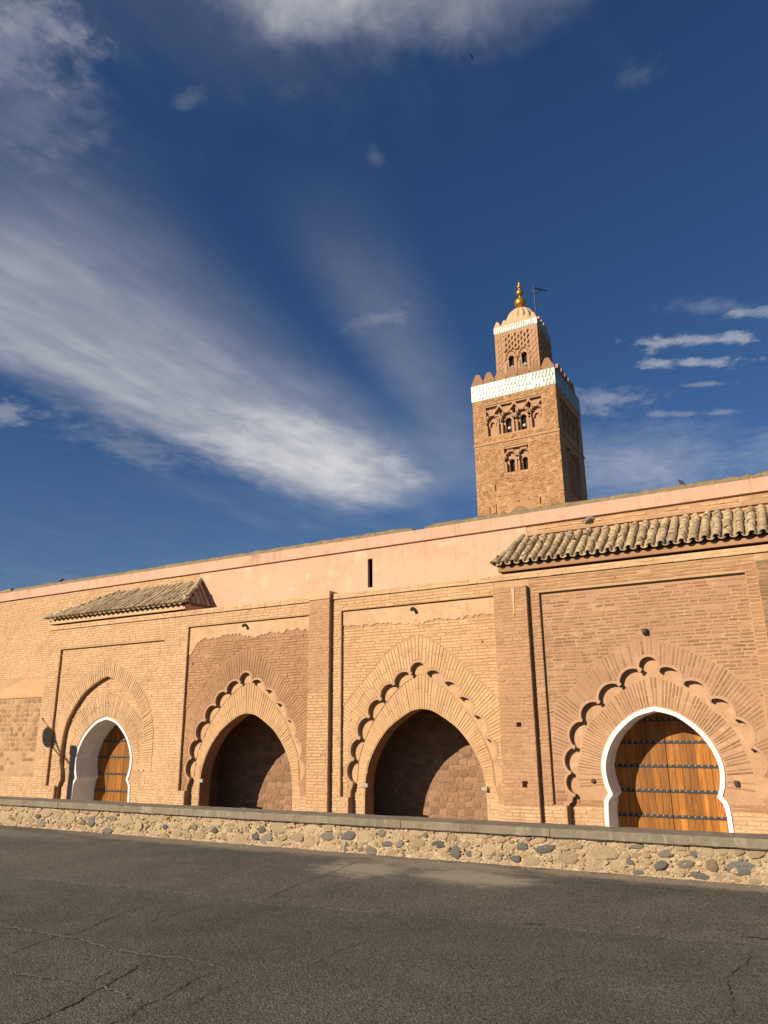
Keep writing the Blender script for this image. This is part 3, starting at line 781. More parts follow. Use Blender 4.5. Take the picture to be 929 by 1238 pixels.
b = MB(); b.prism(rect(XG0, XG1, BASE, 5.10), holes, YW, 17.55, hole_y=YL + .008)
gal = b.build('gallery_wall', 'mortar_light', mq)
rng = random.Random(21)
frame_polys = [rect(XG0 + .02, XG1 - .02, BASE, 5.08)] + holes
# the frame's bricks in zones: the bay-four side is browner, the plinth pale
PIL = [(-11.88, -11.21), (-6.46, -5.63), (-0.69, 0.18), (4.85, 5.6)]
pil_rects = [rect(a - .01, c + .01, BASE + .001, 5.079) for a, c in PIL]
q = bricks(frame_polys + pil_rects, BASE, 5.09, rng, prot=(.009, .002), gap=.006)
lay([t for t in q if t[0] < -11.5 and t[3] > 0.03], YW, 'brick_light', gal, rng)
lay([t for t in q if -11.5 <= t[0] < -6 and t[3] > 0.03], YW, 'brick_gold', gal, rng)
lay([t for t in q if t[0] >= -6 and t[3] > 0.03], YW, 'brick_brown', gal, rng)
lay([t for t in q if t[3] <= 0.03], YW, 'plinth_brick', gal, rng)


def near4(t): return -(t[1] - t[0]) * 40 / (17.0 ** 2 + ((t[0] + t[1]) / 2) ** 2 + 3) if True else 0


for bi, B in enumerate(BAYS):
    ax, out = B['ax'], B['out']; rng = random.Random(40 + bi); kind = B['kind']
    far = bi == 4
    ph = {1: [rect(-16.30, -16.245, 3.595, 3.65), rect(-13.675, -13.62, 3.585, 3.64)], 2: [rect(-6.9, -6.86, 3.66, 3.70)], 0: [rect(-18.1, -18.06, 3.2, 3.245)]}.get(bi, [])
    b = MB(); b.prism(rect(B['x0'] - .05, B['x1'] + .05, BASE + .005, B['top'] + .05), [out] + ph, YL, YL + .03, sides=False, hole_y=YI + .006)
    for h_ in ph: b.add([(x, YI, z) for x, z in h_], [(0, 1, 2, 3)])
    pan = b.build('arch_panel', B['mort'], mq)
    if kind != 'door1':
        moulding(B['arcs'], ax, YL, pan)
    w = (B['x1'] - B['x0']) / 2
    if kind == 'niche':
        extr = [(ax - 2.9, .35), (ax - 2.9, 1.7), (ax - 2.19, 2.27), (ax - 1.55, 2.92), (ax - .95, 3.52), (ax - .5, 3.80), (ax, 3.98), (ax + .5, 3.80), (ax + .95, 3.42), (ax + 1.6, 2.82), (ax + 2.2, 2.24), (ax + 2.9, 1.7), (ax + 2.9, .35)]
        cen = (ax, 0.75)
    elif kind == 'door4':
        extr = [(ax - 2.9, .35), (ax - 2.9, 1.2), (ax - 2.13, 2.15), (ax - 1.0, 3.12), (ax - .45, 3.42), (ax, 3.50), (ax + .45, 3.40), (ax + 1.1, 3.08), (ax + 1.55, 2.78), (ax + 2.1, 2.2), (ax + 2.9, 1.2), (ax + 2.9, .35)]
        cen = (ax, 0.6)
    else:
        extr = mirror_outline(smooth([(0, 3.92), (.5, 3.77), (.98, 3.50), (1.45, 3.12), (1.82, 2.78), (2.1, 2.3), (2.26, 1.8), (2.3, 1.2), (2.28, .55)], 3), ax)
        cen = (ax, 1.0)
    panel = rect(B['x0'] + .004, B['x1'] - .004, PBOT + .01, B['top'] - .005)
    ext_clip = [(min(max(x, B['x0'] + .004), B['x1'] - .004), z) for x, z in extr]
    # horizontal courses outside the ring of voussoirs
    brp = {'door1': (.009, .002), 'niche': (.009, .002), 'door4': (.007, .003)}[kind]
    if bi == 1: brp = (.013, .003)
    zs0 = PBOT + .02
    low = inter([(0, 1)], [(0, 1)])
    qs = []
    cut = extr[0][1] if kind != 'door1' else .55
    for t in bricks([panel, ext_clip + ([] if kind != 'door1' else [])], cut, B['top'] - .02, rng, prot=brp, miss=(.02 if kind != 'door4' else .06), gap=(.005 if kind != 'door4' else .035), bh=(.050 if kind != 'door4' else .036)):
        qs.append(t)
    outw = [(ax + (x - ax) * 1.04, z) for x, z in out]
    outw[0:0] = []
    qs += bricks([rect(B['x0'] + .004, B['x1'] - .004, PBOT + .01, cut), [(x, min(z, cut + 1e-3)) for x, z in outw]], PBOT, cut, rng, prot=brp, miss=.05, margin=.05)
    if bi == 1: topz = 4.30
    elif bi == 2: topz = 4.30
    else: topz = 9
    qs = [t for t in qs if t[3] < topz and not any(t[0] < h_[1][0] + .01 and t[1] > h_[0][0] - .01 and t[2] < h_[2][1] and t[3] > h_[0][1] for h_ in ph)]
    lay(qs, YL, B['br'], pan, rng, single=(300 if bi == 3 else 0), near=near4)
    if not far:
        voussoirs(cen, out, ext_clip, YL, B['vo'] if bi != 1 else 'brick_brown', pan, rng, .088, 2.55, frac=.72 if kind != 'door4' else .46, zmin=.36, m0=.075 if kind != 'door1' else .02,
                  prot={'niche': (.010, .002), 'door4': (.005, .003), 'door1': (.015, .003)}[kind], single=(bi in (2, 3)), miss=(.02 if kind != 'door4' else .12))
    # ---- inner arch face, set back
    prof = NICHE if kind == 'niche' else KEY_IN
    if kind == 'door1': prof = [(u * 1.075, z * 1.06 - .015) for u, z in KEY_IN]; prof[-1] = (prof[-1][0], BASE + .03)
    hole = mirror_outline(prof, ax)
    ydeep = 17.65 if kind == 'niche' else 18.09
    b = MB(); b.prism(rect(ax - 2.35, ax + 2.35, BASE + .006, 3.6), [hole], YI, YI + .02, sides=False, hole_sides=False)
    inn = b.build('inner_arch', {'niche': 'lobe_gold', 'door4': 'lobe_fill', 'door1': 'mortar_light'}[kind], mq)
    b = MB(); n = len(hole)
    b.add([(x, YI, z) for x, z in hole] + [(x, ydeep, z) for x, z in hole], [(i, (i + 1) % n, n + (i + 1) % n, n + i) for i in range(n)])
    b.build('reveal', 'brick_brown' if kind == 'niche' else 'white_paint', mq)
    if kind == 'niche':
        ring = mirror_outline(smooth([(0, 3.0), (.20, 2.94), (.64, 2.66), (1.02, 2.30), (1.36, 1.90), (1.64, 1.40), (1.82, .92), (1.87, .40)], 3) + [(1.87, BASE)], ax)
        rl = [p for p in ring if p[0] < ax - .001 and p[1] > .39]; rl = rl + [(ax, 3.0)] + [(2 * ax - x, z) for x, z in reversed(rl)]
        b = MB(); b.strip(rl, .014, YI - .016, YI + .01); b.build('arch_line', 'moulding', inn)
        vmat = 'brick_gold'
    elif kind == 'door4':
        ring = mirror_outline(smooth([(0, 2.72), (.6, 2.48), (1.05, 2.10), (1.45, 1.70), (1.66, 1.20), (1.78, .70), (1.74, .3)], 3), ax); vmat = 'brick_rust'
    else:
        ring = mirror_outline(smooth([(0, 2.96), (.5, 2.80), (.98, 2.50), (1.40, 2.20), (1.72, 1.86), (1.80, 1.40), (1.80, .9), (1.78, .55)], 3), ax); vmat = 'brick_light'
    if not far:
        voussoirs(cen if kind != 'niche' else (ax, .45), hole, ring, YI, vmat, inn, rng, .080, 2.0, frac=(.74 if kind != 'door4' else .46), zmin=(.36 if kind != 'door1' else .1), m0=.03 if kind == 'niche' else .13,
                  prot={'niche': (.011, .003), 'door4': (.006, .003), 'door1': (.018, .003)}[kind], single=(bi in (2, 3)), miss=(.0 if kind != 'door4' else .12))
        jz = .36 if kind == 'niche' else .2
        js = bricks([rect(ax - 2.2, ax + 2.2, BASE + .01, jz), [(x, min(z, jz + .001)) for x, z in hole]], BASE, jz, rng, prot=(.009, .003), margin=(.02 if kind == 'niche' else .12))
        lay([t for t in js if t[3] > .03], YI, vmat if kind != 'door4' else 'brick_brown', inn, rng)
        lay([t for t in js if t[3] <= .03], YI, 'plinth_brick', inn, rng)
        if kind == 'door1':
            big = rect(ax - 2.1, ax + 2.1, .3, 3.5)
            js = bricks([big, ring], 2.0, 3.45, rng, prot=(.009, .003), miss=.02)
            lay(js, YI, 'brick_light', inn, rng)
        if kind == 'niche':
            # courses showing on the left and right reveals
            b = MB()
            for sgn in (-1, 1):
                z = BASE + .05
                while z < 1.9:
                    u = None
                    for (ua, za), (ub, zb) in zip(NICHE, NICHE[1:]):
                        if zb <= z < za: u = ua + (ub - ua) * (za - z) / (za - zb); sl = (ub - ua) / (za - zb)
                    if u is None: break
                    y = YI + rng.uniform(0.0, .1)
                    while y < ydeep - .03:
                        ye = min(ydeep - .01, y + rng.choice((.13, .25)))
                        p = max(.002, rng.gauss(.010, .004)); u2_ = u - sl * .05
                        b.add([(ax + sgn * (u - p), y, z), (ax + sgn * (u - p), ye, z), (ax + sgn * (u2_ - p), ye, z + .05), (ax + sgn * (u2_ - p), y, z + .05),
                               (ax + sgn * (u + .004), y, z), (ax + sgn * (u + .004), ye, z), (ax + sgn * (u2_ + .004), ye, z + .05), (ax + sgn * (u2_ + .004), y, z + .05)],
                              [(0, 1, 2, 3), (0, 1, 5, 4), (1, 2, 6, 5), (2, 3, 7, 6), (3, 0, 4, 7)], rng.random())
                        y = ye + .015
                    z += .086
            b.build('reveal_brickwork', 'brick_brown', inn, kind='stuff')
    # ---- behind the opening
    if kind == 'niche':
        yb = 18.88; x0, x1, zt = ax - 2.4, ax + 2.4, 2.9
        b = MB()
        b.add([(x0, ydeep, BASE + .004), (x1, ydeep, BASE + .004), (x1, yb, BASE + .004), (x0, yb, BASE + .004), (x0, ydeep, zt), (x1, ydeep, zt), (x1, yb, zt), (x0, yb, zt)],
              [(0, 3, 7, 4), (1, 2, 6, 5), (4, 5, 6, 7)])
        b.prism(rect(x0, x1, BASE + .004, zt), [hole], ydeep, ydeep, sides=False, hole_sides=False)
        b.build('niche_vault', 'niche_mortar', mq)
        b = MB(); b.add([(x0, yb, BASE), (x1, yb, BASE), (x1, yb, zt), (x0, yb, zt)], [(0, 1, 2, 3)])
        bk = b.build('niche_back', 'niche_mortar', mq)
        if not far:
            z = -.75
            while z < 2.0:
                h = rng.uniform(.10, .21); x = ax - 1.75 + rng.uniform(-.15, .1)
                while x < ax + 1.75:
                    w_ = h * rng.uniform(1.0, 2.0)
                    mw = Matrix.Translation((x + w_ / 2, yb - .002, z + h / 2 + rng.gauss(0, .015))) @ Matrix.Rotation(rng.gauss(0, .07), 4, 'Y') @ Matrix.Diagonal((w_ * rng.uniform(.95, 1.12), rng.uniform(.1, .8), h * rng.uniform(.95, 1.12), 1))
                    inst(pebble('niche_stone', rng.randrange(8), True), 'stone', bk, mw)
                    x += w_ + .01
                z += h + .005
    else:
        sc = 1.0 if kind == 'door4' else 1.075
        # painted frame round the keyhole
        ko = [(u * sc - (.020 if kind == 'door1' else 0), z * (1 if sc == 1 else 1.06) - (.028 if kind == 'door1' and z > -.5 else 0)) for u, z in KEY_OUT]
        ko[0] = (0, ko[0][1]); ko[-1] = (ko[-1][0], BASE + .012)
        o_ = mirror_outline(ko, ax); i_ = mirror_outline([(u - .002, z - .002) if u > .01 else (u, z - .002) for u, z in prof], ax)
        b = MB(); b.prism(o_, [i_], YI - .024, YI + .004)
        b.build('door_surround', 'white_paint', mq)
        if True:     # impost moulding on the reveal
            for sgn in (-1, 1):
                b = MB(); uu = prof[-4][0] if kind == 'door4' else prof[-4][0]
                z0_ = .04 if kind == 'door4' else .07
                b.box(ax + sgn * (uu + .02) - .045, ax + sgn * (uu + .02) + .045, YI + .03, ydeep, z0_ + .03, z0_ + .075)
                b.box(ax + sgn * (uu + .02) - .03, ax + sgn * (uu + .02) + .03, YI + .03, ydeep, z0_ - .03, z0_ + .028)
                b.build('impost', 'white_paint', mq)
        # door leaves of planks
        dr = MB(); dr.box(ax - 1.5, ax + 1.5, ydeep - .006, ydeep + .05, BASE + .01, 2.3)
        do = dr.build('door', 'wood', mq)
        tag(do, 'honey brown plank door with dark iron straps' + (' in the lobed arch bay' if kind == 'door4' else ' in the plain horseshoe arch'))
        x = ax - 1.42
        while x < ax + 1.42:
            w_ = rng.uniform(.125, .185)
            if x < ax < x + w_ + .03: w_ = ax - .006 - x
            if w_ > .04:
                p = MB(); d = rng.uniform(0, .005)
                p.box(x + .0025, x + w_ - .0025, ydeep - .032 - d, ydeep - .007, BASE + .02, 2.2)
                p.build('plank', 'wood', do)
            x += w_ if w_ > .04 else .012
            if abs(x - (ax - .006)) < 1e-6: x = ax + .006
        zz = (1.325, .82, .305, -.21, -.7, 1.80) if kind == 'door4' else (1.41, .90, .38, -.145, -.65, 1.88)
        for z in zz:
            for sgn in (-1, 1):
                p = MB(); xa, xb = (ax - 1.4, ax - .012) if sgn < 0 else (ax + .012, ax + 1.4)
                p.box(xa, xb, ydeep - .046, ydeep - .033, z - .033, z + .033)
                p.build('iron_strap', 'iron', do)
                p = MB(); x = xa + .06
                while x < xb - .02:
                    for dz in (.012,):
                        p.lathe([(.024, 0), (.020, .012), (.009, .021), (.0005, .023)], (0, 0, 0), 7)
                        k7 = 4 * 7
                        for i in range(len(p.v) - k7, len(p.v)):
                            vx, vy, vz = p.v[i]; p.v[i] = (x + vx, ydeep - .046 - vz, z + dz + vy)
                    x += .128
                p.build('studs', 'stud', do, smooth=True, kind='stuff')

# pale render patches at the head of bays two and three, ragged along the bottom
for bi, prof_ in ((1, [(-16.45, 3.90), (-16.36, 3.95), (-16.2, 4.12), (-16.1, 4.28), (-15.9, 4.36), (-15.4, 4.34), (-15.0, 4.42), (-14.5, 4.40), (-14.2, 4.33), (-13.9, 4.27), (-13.4, 4.36), (-12.9, 4.33), (-12.4, 4.40), (-11.9, 4.33)]),
                  (2, [(-10.9, 4.38), (-10.4, 4.33), (-9.8, 4.36), (-9.2, 4.30), (-8.66, 4.24), (-8.2, 4.33), (-7.5, 4.30), (-7.0, 4.36), (-6.46, 4.28)])):
    B = BAYS[bi]; rg = random.Random(5 + bi); low = []
    for (xa, za), (xb, zb) in zip(prof_, prof_[1:]):
        n = max(1, int((xb - xa) / .05))
        for i in range(n):
            t = i / n; low.append((xa + (xb - xa) * t, za + (zb - za) * t + rg.gauss(0, .022)))
    low.append(prof_[-1])
    poly = low + [(B['x1'] - .004, B['top'] - .03), (B['x0'] + .004, B['top'] - .03)]
    b = MB(); b.prism(poly, [], YL - .020, YL + .002); b.build('plaster_patch', 'plaster_cream', mq)

# pilasters
for i, (xa, xb) in enumerate(PIL):
    rg = random.Random(90 + i)
    top = (5.12, 4.92, 4.92, 4.92)[i]
    b = MB(); b.box(xa, xb, YP, YW + .03, BASE, top)
    mt = ('mortar_pier', 'mortar_pier', 'mortar_brown', 'mortar_brown')[i]
    # putlog holes let into the pilaster are real recesses
    hl = [rect(-6.06, -5.94, 1.68, 1.78), rect(-6.0, -5.87, .38, .52)] if i == 1 else []
    if hl:
        b = MB(); b.prism(rect(xa, xb, BASE, top), hl, YP, YW + .03, hole_y=YP + .2)
        for h in hl: b.add([(x, YP + .19, z) for x, z in h], [(0, 1, 2, 3)])
    pl = b.build('pilaster', mt, mq)
    q = bricks([rect(xa + .002, xb - .002, BASE, top)] + [[(x + (.012 if x > (h[0][0] + h[1][0]) / 2 else -.012), z) for x, z in h] for h in hl], BASE, top, rg, prot=(.008, .002), bl=.26, margin=.002)
    if i == 0:
        lay([t for t in q if t[3] > 2.62], YP, 'brick_pier', pl, rg); lay([t for t in q if t[3] <= 2.62], YP, 'brick_gold', pl, rg)
    elif i == 1:
        lay([t for t in q if t[3] > .03], YP, 'brick_pier', pl, rg); lay([t for t in q if t[3] <= .03], YP, 'plinth_brick', pl, rg)
    else:
        lay(q, YP, 'brick_grey', pl, rg)
b = MB(); b.box(-11.90, -11.195, 16.835, 17.4, 5.122, 5.335); cp = b.build('pilaster_cap', 'brick_light', mq)

b = MB(); b.prism([(-5.965, 4.25), (-5.95, 4.2), (-5.935, 4.3), (-5.915, 4.9), (-5.99, 4.9)], [], YP - .021, YP); b.build('lime_streak', 'plaster_cream', mq)
# cornice band the length of the gallery, ledges and roofs over bays one and four
b = MB(); b.box(XG0, -11.905, 16.965, 18.02, 5.103, 5.255); b.box(-11.19, XG1, 16.965, 18.02, 5.103, 5.255); b.box(-11.905, -11.19, 17.42, 18.02, 5.103, 5.255)
co = b.build('cornice', 'brick_light', mq)
b = MB(); rg = random.Random(3)
for xa, xb in ((XG0, -17.0), (-17.0, -11.92), (-11.18, XG1)):
    for row in range(2):
        x = xa
        while x < xb:
            l = min(xb - x, .27 * rg.uniform(.9, 1.1)); p = max(.002, rg.gauss(.008, .004)); z = 5.108 + row * .074
            b.add([(x, 16.965 - p, z), (x + l - .02, 16.965 - p, z), (x + l - .02, 16.965 - p, z + .055), (x, 16.965 - p, z + .055), (x, 16.97, z), (x + l - .02, 16.97, z), (x + l - .02, 16.97, z + .055), (x, 16.97, z + .055)],
                  [(0, 1, 2, 3), (0, 1, 5, 4), (1, 2, 6, 5), (2, 3, 7, 6), (3, 0, 4, 7)], rg.random())
            x += l
b.build('brickwork', 'brick_light', co, kind='stuff')


def tile_mesh(L=.285, r0=.084, r1=.077, th=.014, n=7):
    vs = []; fs = []
    for (yy, rr) in ((0, r0), (L, r1)):
        for k_ in (0, 1):
            for j in range(n + 1):
                a = math.pi * j / n; q = rr - k_ * th
                vs.append((q * math.cos(a), yy, q * math.sin(a) * 0.95))
    m = n + 1
    for j in range(n):
        fs += [(j, j + 1, 2 * m + j + 1, 2 * m + j), (m + j, m + j + 1, 3 * m + j + 1, 3 * m + j), (j, j + 1, m + j + 1, m + j)]
    me = bpy.data.meshes.new('roof_tile'); me.from_pydata(vs, [], fs); me.update()
    me.polygons.foreach_set('use_smooth', [False] * len(fs)); me.materials.append(M['roof_tile'])
    return me


TILE = tile_mesh()


def roof(x0, x1, hip_left, hip_right, rows, single, seed):
    rg = random.Random(seed)
    ye, ze, yw, zw = 16.73, 5.50, 18.0, 6.43 if seed == 1 else 6.37
    ang = math.atan2(zw - ze, yw - ye); L = math.hypot(zw - ze, yw - ye)
    # ledge with the fascia bricks under the tiles
    b = MB(); b.box(x0 + .10, x1 - (.06 if hip_right else 0), 16.870, 18.0, 5.302, 5.418); b.box(x0 + .12, x1 - .08, 17.06, 18.0, 5.419, 5.50)
    led = b.build('eave_ledge', 'brick_light' if seed == 1 else 'brick_brown', mq)
    b = MB(); b.add([(x0 + .03, ye + .42, ze + .22), (x1 - .03, ye + .42, ze + .22), (x1 - hip_right, yw, zw - .06), (x0 + hip_left, yw, zw - .06), (x0 + .03, ye + .42, ze - .05), (x1 - .03, ye + .42, ze - .05), (x1 - .03, yw, ze - .05), (x0 + .03, yw, ze - .05)],
                    [(0, 1, 2, 3), (4, 5, 6, 7), (0, 1, 5, 4), (1, 2, 6, 5), (0, 3, 7, 4)])
    rf = b.build('roof', 'roof_pan', mq)
    pitch = .226; n = int((x1 - x0) / pitch); st = L / rows
    pan = MB(); joined = MB()
    for c in range(n + 1):
        xc = x0 + .06 + c * (x1 - x0 - .12) / n
        for r in range(rows):
            t = r * st
            f = t / L
            if hip_left and xc < x0 + hip_left * f - .02: continue
            if hip_right and xc > x1 - hip_right * f + .02: continue
            mw = Matrix.Translation((xc + rg.gauss(0, .007), ye + t * math.cos(ang) + rg.gauss(0, .012), ze + t * math.sin(ang) - .025 + rg.gauss(0, .005))) @ Matrix.Rotation(rg.gauss(0, .045), 4, 'Z') @ Matrix.Rotation(ang - .03 + rg.gauss(0, .012), 4, 'X') @ Matrix.Rotation(rg.gauss(0, .04), 4, 'Y')
            mw = mw @ Matrix.Diagonal((1.0 + rg.gauss(0, .04), 1, 1.0 + rg.gauss(0, .05), 1))
            if single or r == 0: inst(TILE, 'roof_tile', rf, mw)
            else: joined.add([mw @ v.co for v in TILE.vertices], [tuple(p.vertices) for p in TILE.polygons], rg.random() * .99 + .001)
        # channel between
        xm = xc + pitch / 2
        if xm < x1 - .05:
            vs = []; top = L
            if hip_left and xm < x0 + hip_left: top = L * (xm - x0) / hip_left
            if hip_right and xm > x1 - hip_right: top = L * (x1 - xm) / hip_right
            for t in (0.0, top):
                for rr in (.084, .068):
                    for j in range(7):
                        a = math.pi + math.pi * j / 6
                        vs.append((xm + rr * math.cos(a), ye + .015 + t * math.cos(ang), ze + t * math.sin(ang) + .0 + rr * .75 * math.sin(a)))
            pan.add(vs, [(j, j + 1, 14 + j + 1, 14 + j) for j in range(6)] + [(7 + j, 8 + j, 22 + j, 21 + j) for j in range(6)] + [(j, j + 1, 8 + j, 7 + j) for j in range(6)], rg.random())
    pan.build('pan_tiles', 'roof_tile', rf, kind='stuff')
    if joined.v: joined.build('roof_tiles', 'roof_tile', rf, kind='stuff')
    # hip tiles
    for hip, sx, xe in ((hip_left, 1, x0), (hip_right, -1, x1)):
        if not hip: continue
        A = Vector((xe + .02 * sx, ye + .02, ze)); C_ = Vector((xe + sx * hip, yw, zw + .02)); d = C_ - A; ln = d.length; d.normalize()
        m = 8
        q = d.to_track_quat('Y', 'Z').to_matrix().to_4x4()
        for i in range(m):
            inst(TILE, 'hip_tile', rf, Matrix.Translation(A + d * (ln * i / m)) @ q @ Matrix.Diagonal((1.05, 1, 1.05, 1)))
        # end slope, short rows of tiles running up to the hip
        e2 = MB(); xo = xe
        for i in range(5):
            y = ye + .18 + i * .23
            if y > yw - .05: break
            t1 = (y - ye) / (yw - ye)
            Pe = Vector((xo, y, ze - .02)); Pt = Vector((xe + sx * hip * t1, y, ze + (zw - ze) * t1 - .02))
            dd = Pt - Pe
            if dd.length < .1: continue
            nn = max(1, int(dd.length / .2)); qd = dd.normalized().to_track_quat('Y', 'Z').to_matrix().to_4x4()
            for k_ in range(nn): inst(TILE, 'roof_tile', rf, Matrix.Translation(Pe + dd * (k_ / nn)) @ qd)
    if hip_right:
        b = MB(); b.add([(x1 - .05, 16.90, 5.26), (x1 - .05, 17.99, 5.26), (x1 - .05, 17.99, 5.47), (x1 - .05, 16.90, 5.47)], [(0, 1, 2, 3)]); b.build('eave_end', 'plaster_pink', mq)
    return rf


roof(-23.05, -16.49, 2.3, .55, 6, False, 1)
roof(-6.40, XG1 + .6, .40, 0, 7, True, 2)

# upper wall behind the gallery
YU = 18.0
slit = [(-10.665, 5.545), (-10.505, 5.545), (-10.505, 6.38), (-10.665, 6.38)]
b = MB(); b.prism(rect(-17.07, -5.89, 4.9, 6.68), [slit], YU, YU + .45, sides=False, hole_y=YU + .10)
up_ = b.build('plastered_upper_wall', 'plaster_pink', mq)
b = MB(); b.box(-11.2, -10.0, YU + .10, YU + .9, 5.2, 6.6); del b.f[0], b.r[0]; b.build('window_slit', 'hole_shade', mq)  # black box behind the slit, its colour stands for the dark inside
b = MB(); b.box(-75, -17.072, YU + .006, YU + .5, 4.9, 6.68); b.box(-75, -22.98, YU + .006, YU + .5, BASE, 4.9)
ul = b.build('brick_upper_wall', 'mortar_light', mq)
rg = random.Random(77)
q = bricks([rect(-34, -17.08, -.9, 6.66), rect(-22.9, -17.2, -.95, 5.3), rect(-27.3, -23.55, -.8, 3.62)], -.9, 6.66, rg, prot=(.009, .002), miss=.03)
lay(q, YU + .006, 'brick_light', ul, rg)
b = MB(); b.box(-5.888, 16, YU + .006, YU + .5, 4.9, 6.68)
ur = b.build('brick_upper_wall', 'mortar_rust', mq)
q = bricks([rect(-5.87, 15.9, 5.3, 6.66)], 5.3, 6.66, rg, prot=(.013, .007), miss=.12)
lay(q, YU + .006, 'brick_gold', ur, rg)
b = MB(); b.box(-75, 16, YU - .065, YU + .52, 6.68, 7.0); b.build('rose_band', 'plaster_rose', mq)
# rough capping course with a break
for xa, xb in ((-27.0, -9.18), (-8.80, 16)):
    n = int((xb - xa) / .28); cap = None
    b = MB(); vs = []
    for i in range(n * 2 + 1):
        x = xa + (xb - xa) * i / (n * 2); e = min(1, min(x - xa, xb - x) / .25 * .5 + .5)
        h = (.145 + rg.gauss(0, .012)) * e
        for y, z in ((YU - .04, 7.0), (YU - .035, 7.0 + h * .7), (YU + .1, 7.0 + h + .015), (YU + .3, 7.0 + h * 1.1), (YU + .5, 7.0)):
            vs.append((x, y + rg.gauss(0, .006), z + rg.gauss(0, .004)))
    m = n * 2
    b.add(vs, [(i * 5 + j, (i + 1) * 5 + j, (i + 1) * 5 + j + 1, i * 5 + j + 1) for i in range(m) for j in range(4)] + [(0, 1, 2, 3, 4), tuple(m * 5 + j for j in range(5))])
    b.build('wall_capping', 'cap_stone', mq)
b = MB(); b.tube([(-28.3, YU + .1, 7.02), (-27.5, YU + .1, 7.08), (-27.05, YU + .1, 7.11)], .09, 8); b.build('ridge_tile', 'cap_stone', mq)

# projecting block at the far left end: stone face under a sloping orange render
b = MB()
b.box(-27.2, -23.60, 17.62, 18.0, BASE, 2.92)
blk = b.build('stone_buttress', 'mortar_light', mq)
b = MB(); b.add([(-27.25, 17.585, 2.90), (-23.56, 17.585, 2.90), (-23.60, 18.0, 3.56), (-25.4, 18.0, 3.60), (-27.25, 17.585, 2.935), (-23.56, 17.585, 2.935)], [(4, 5, 2, 3), (0, 1, 5, 4), (1, 2, 5), (0, 4, 3)])
b.build('sloping_render', 'plaster_orange', mq)
rg = random.Random(12); z = .25
smesh = {}
while z < 2.86:
    h = rg.uniform(.11, .2); x = -27.1
    while x < -23.75:
        w_ = rg.uniform(.14, .34)
        mw = Matrix.Translation((x + w_ / 2, 17.618, z + h / 2)) @ Matrix.Rotation(rg.gauss(0, .1), 4, 'Y') @ Matrix.Diagonal((w_ * rg.uniform(.8, 1.05), rg.uniform(.15, .5), h * rg.uniform(.8, 1.05), 1))
        if z + h < 2.9 and (rg.random() < (.95 if z > 1.0 else .45)): inst(pebble('buttress_stone', rg.randrange(8), True), 'stone', blk, mw)
        x += w_ + .015
    z += h + .01
q = bricks([rect(-27.15, -23.62, BASE, .25)], BASE, .25, rg, prot=(.009, .003)); lay(q, 17.62, 'plinth_brick', blk, rg)

# ------------------------------------------------------------------ minaret
TX0, TX1, TY0, TY1 = -38.47, -25.77, 96.0, 109.0
mn = empty('minaret', (-32.1, 102.5, -1), 'tall square stone minaret with white tiled bands, merlons and gilded finial', 'minaret')


def arch_hole(cx, z0, zt, w, n=10):
    """tall window with a round horseshoe head"""
    r = w / 2; zc = zt - r; pts = [(cx - r * .86, z0), (cx + r * .86, z0), (cx + r * .86, zc - r * .4)]
    for i in range(n + 1):
        a = -.35 + (math.pi + .7) * i / n
        pts.append((cx + r * math.cos(a), zc + r * math.sin(a)))
    pts.append((cx - r * .86, zc - r * .4))
    return pts


def lobed(cx, z0, zs, zt, w, nl=4, k=.45):
    """polyline of a lobed pointed arch, foot to foot"""
    right = [(cx + w / 2 * math.cos(t) ** .8 if t < math.pi / 2 else cx, zs + (zt - zs) * math.sin(t)) for t in [math.pi / 2 * i / nl for i in range(nl + 1)]]
    pts = [(cx + w / 2, z0)]
    for A, B_ in zip(right, right[1:]):
        seg, *_ = arc_lobe(B_, A, k, 5)
        pts += seg[::-1]
    left = [(2 * cx - x, z) for x, z in reversed(pts)]
    return pts + left[1:]


rec_up = rect(-36.45, -27.95, 42.95, 47.85)
rec_lo = rect(-34.0, -30.35, 36.9, 40.85)
small = [rect(-35.65, -35.45, 34.4, 35.4), rect(-29.22, -29.05, 31.5, 32.5), rect(-35.68, -35.55, 30.9, 32.6), rect(-36.65, -36.5, 31.0, 32.2)]
TF = lambda x, y, z: (x, y, z)                        # front
TS = lambda a, d, z: (TX1 - (d - TY0), a, z)           # right-hand side: a runs along y, d is depth
b = MB()
b.prism(rect(TX0, TX1, -1, 51.4), [rec_up, rec_lo] + small, TY0, TY0 + .5, sides=False, hole_y=TY0 + .62)
for h in small: b.add([(x, TY0 + .40, z) for x, z in h], [(0, 1, 2, 3)])
b.add([(TX0, TY0, -1), (TX0, TY1, -1), (TX0, TY1, 51.4), (TX0, TY0, 51.4)], [(0, 1, 2, 3)])
b.add([(TX0, TY1, -1), (TX1, TY1, -1), (TX1, TY1, 51.4), (TX0, TY1, 51.4)], [(0, 1, 2, 3)])
b.add([(TX0, TY0, 51.4), (TX1, TY0, 51.4), (TX1, TY1, 51.4), (TX0, TY1, 51.4)], [(0, 1, 2, 3)])
srec1 = rect(97.8, 107.2, 42.9, 47.6); srec2 = rect(99.2, 105.8, 33.5, 40.6)
b.prism(rect(TY0, TY1, -1, 51.4), [srec1, srec2], TY0, TY0 + .5, sides=False, hole_y=TY0 + .62, T=TS)
shaft = b.build('shaft', 'tower_mortar', mn)
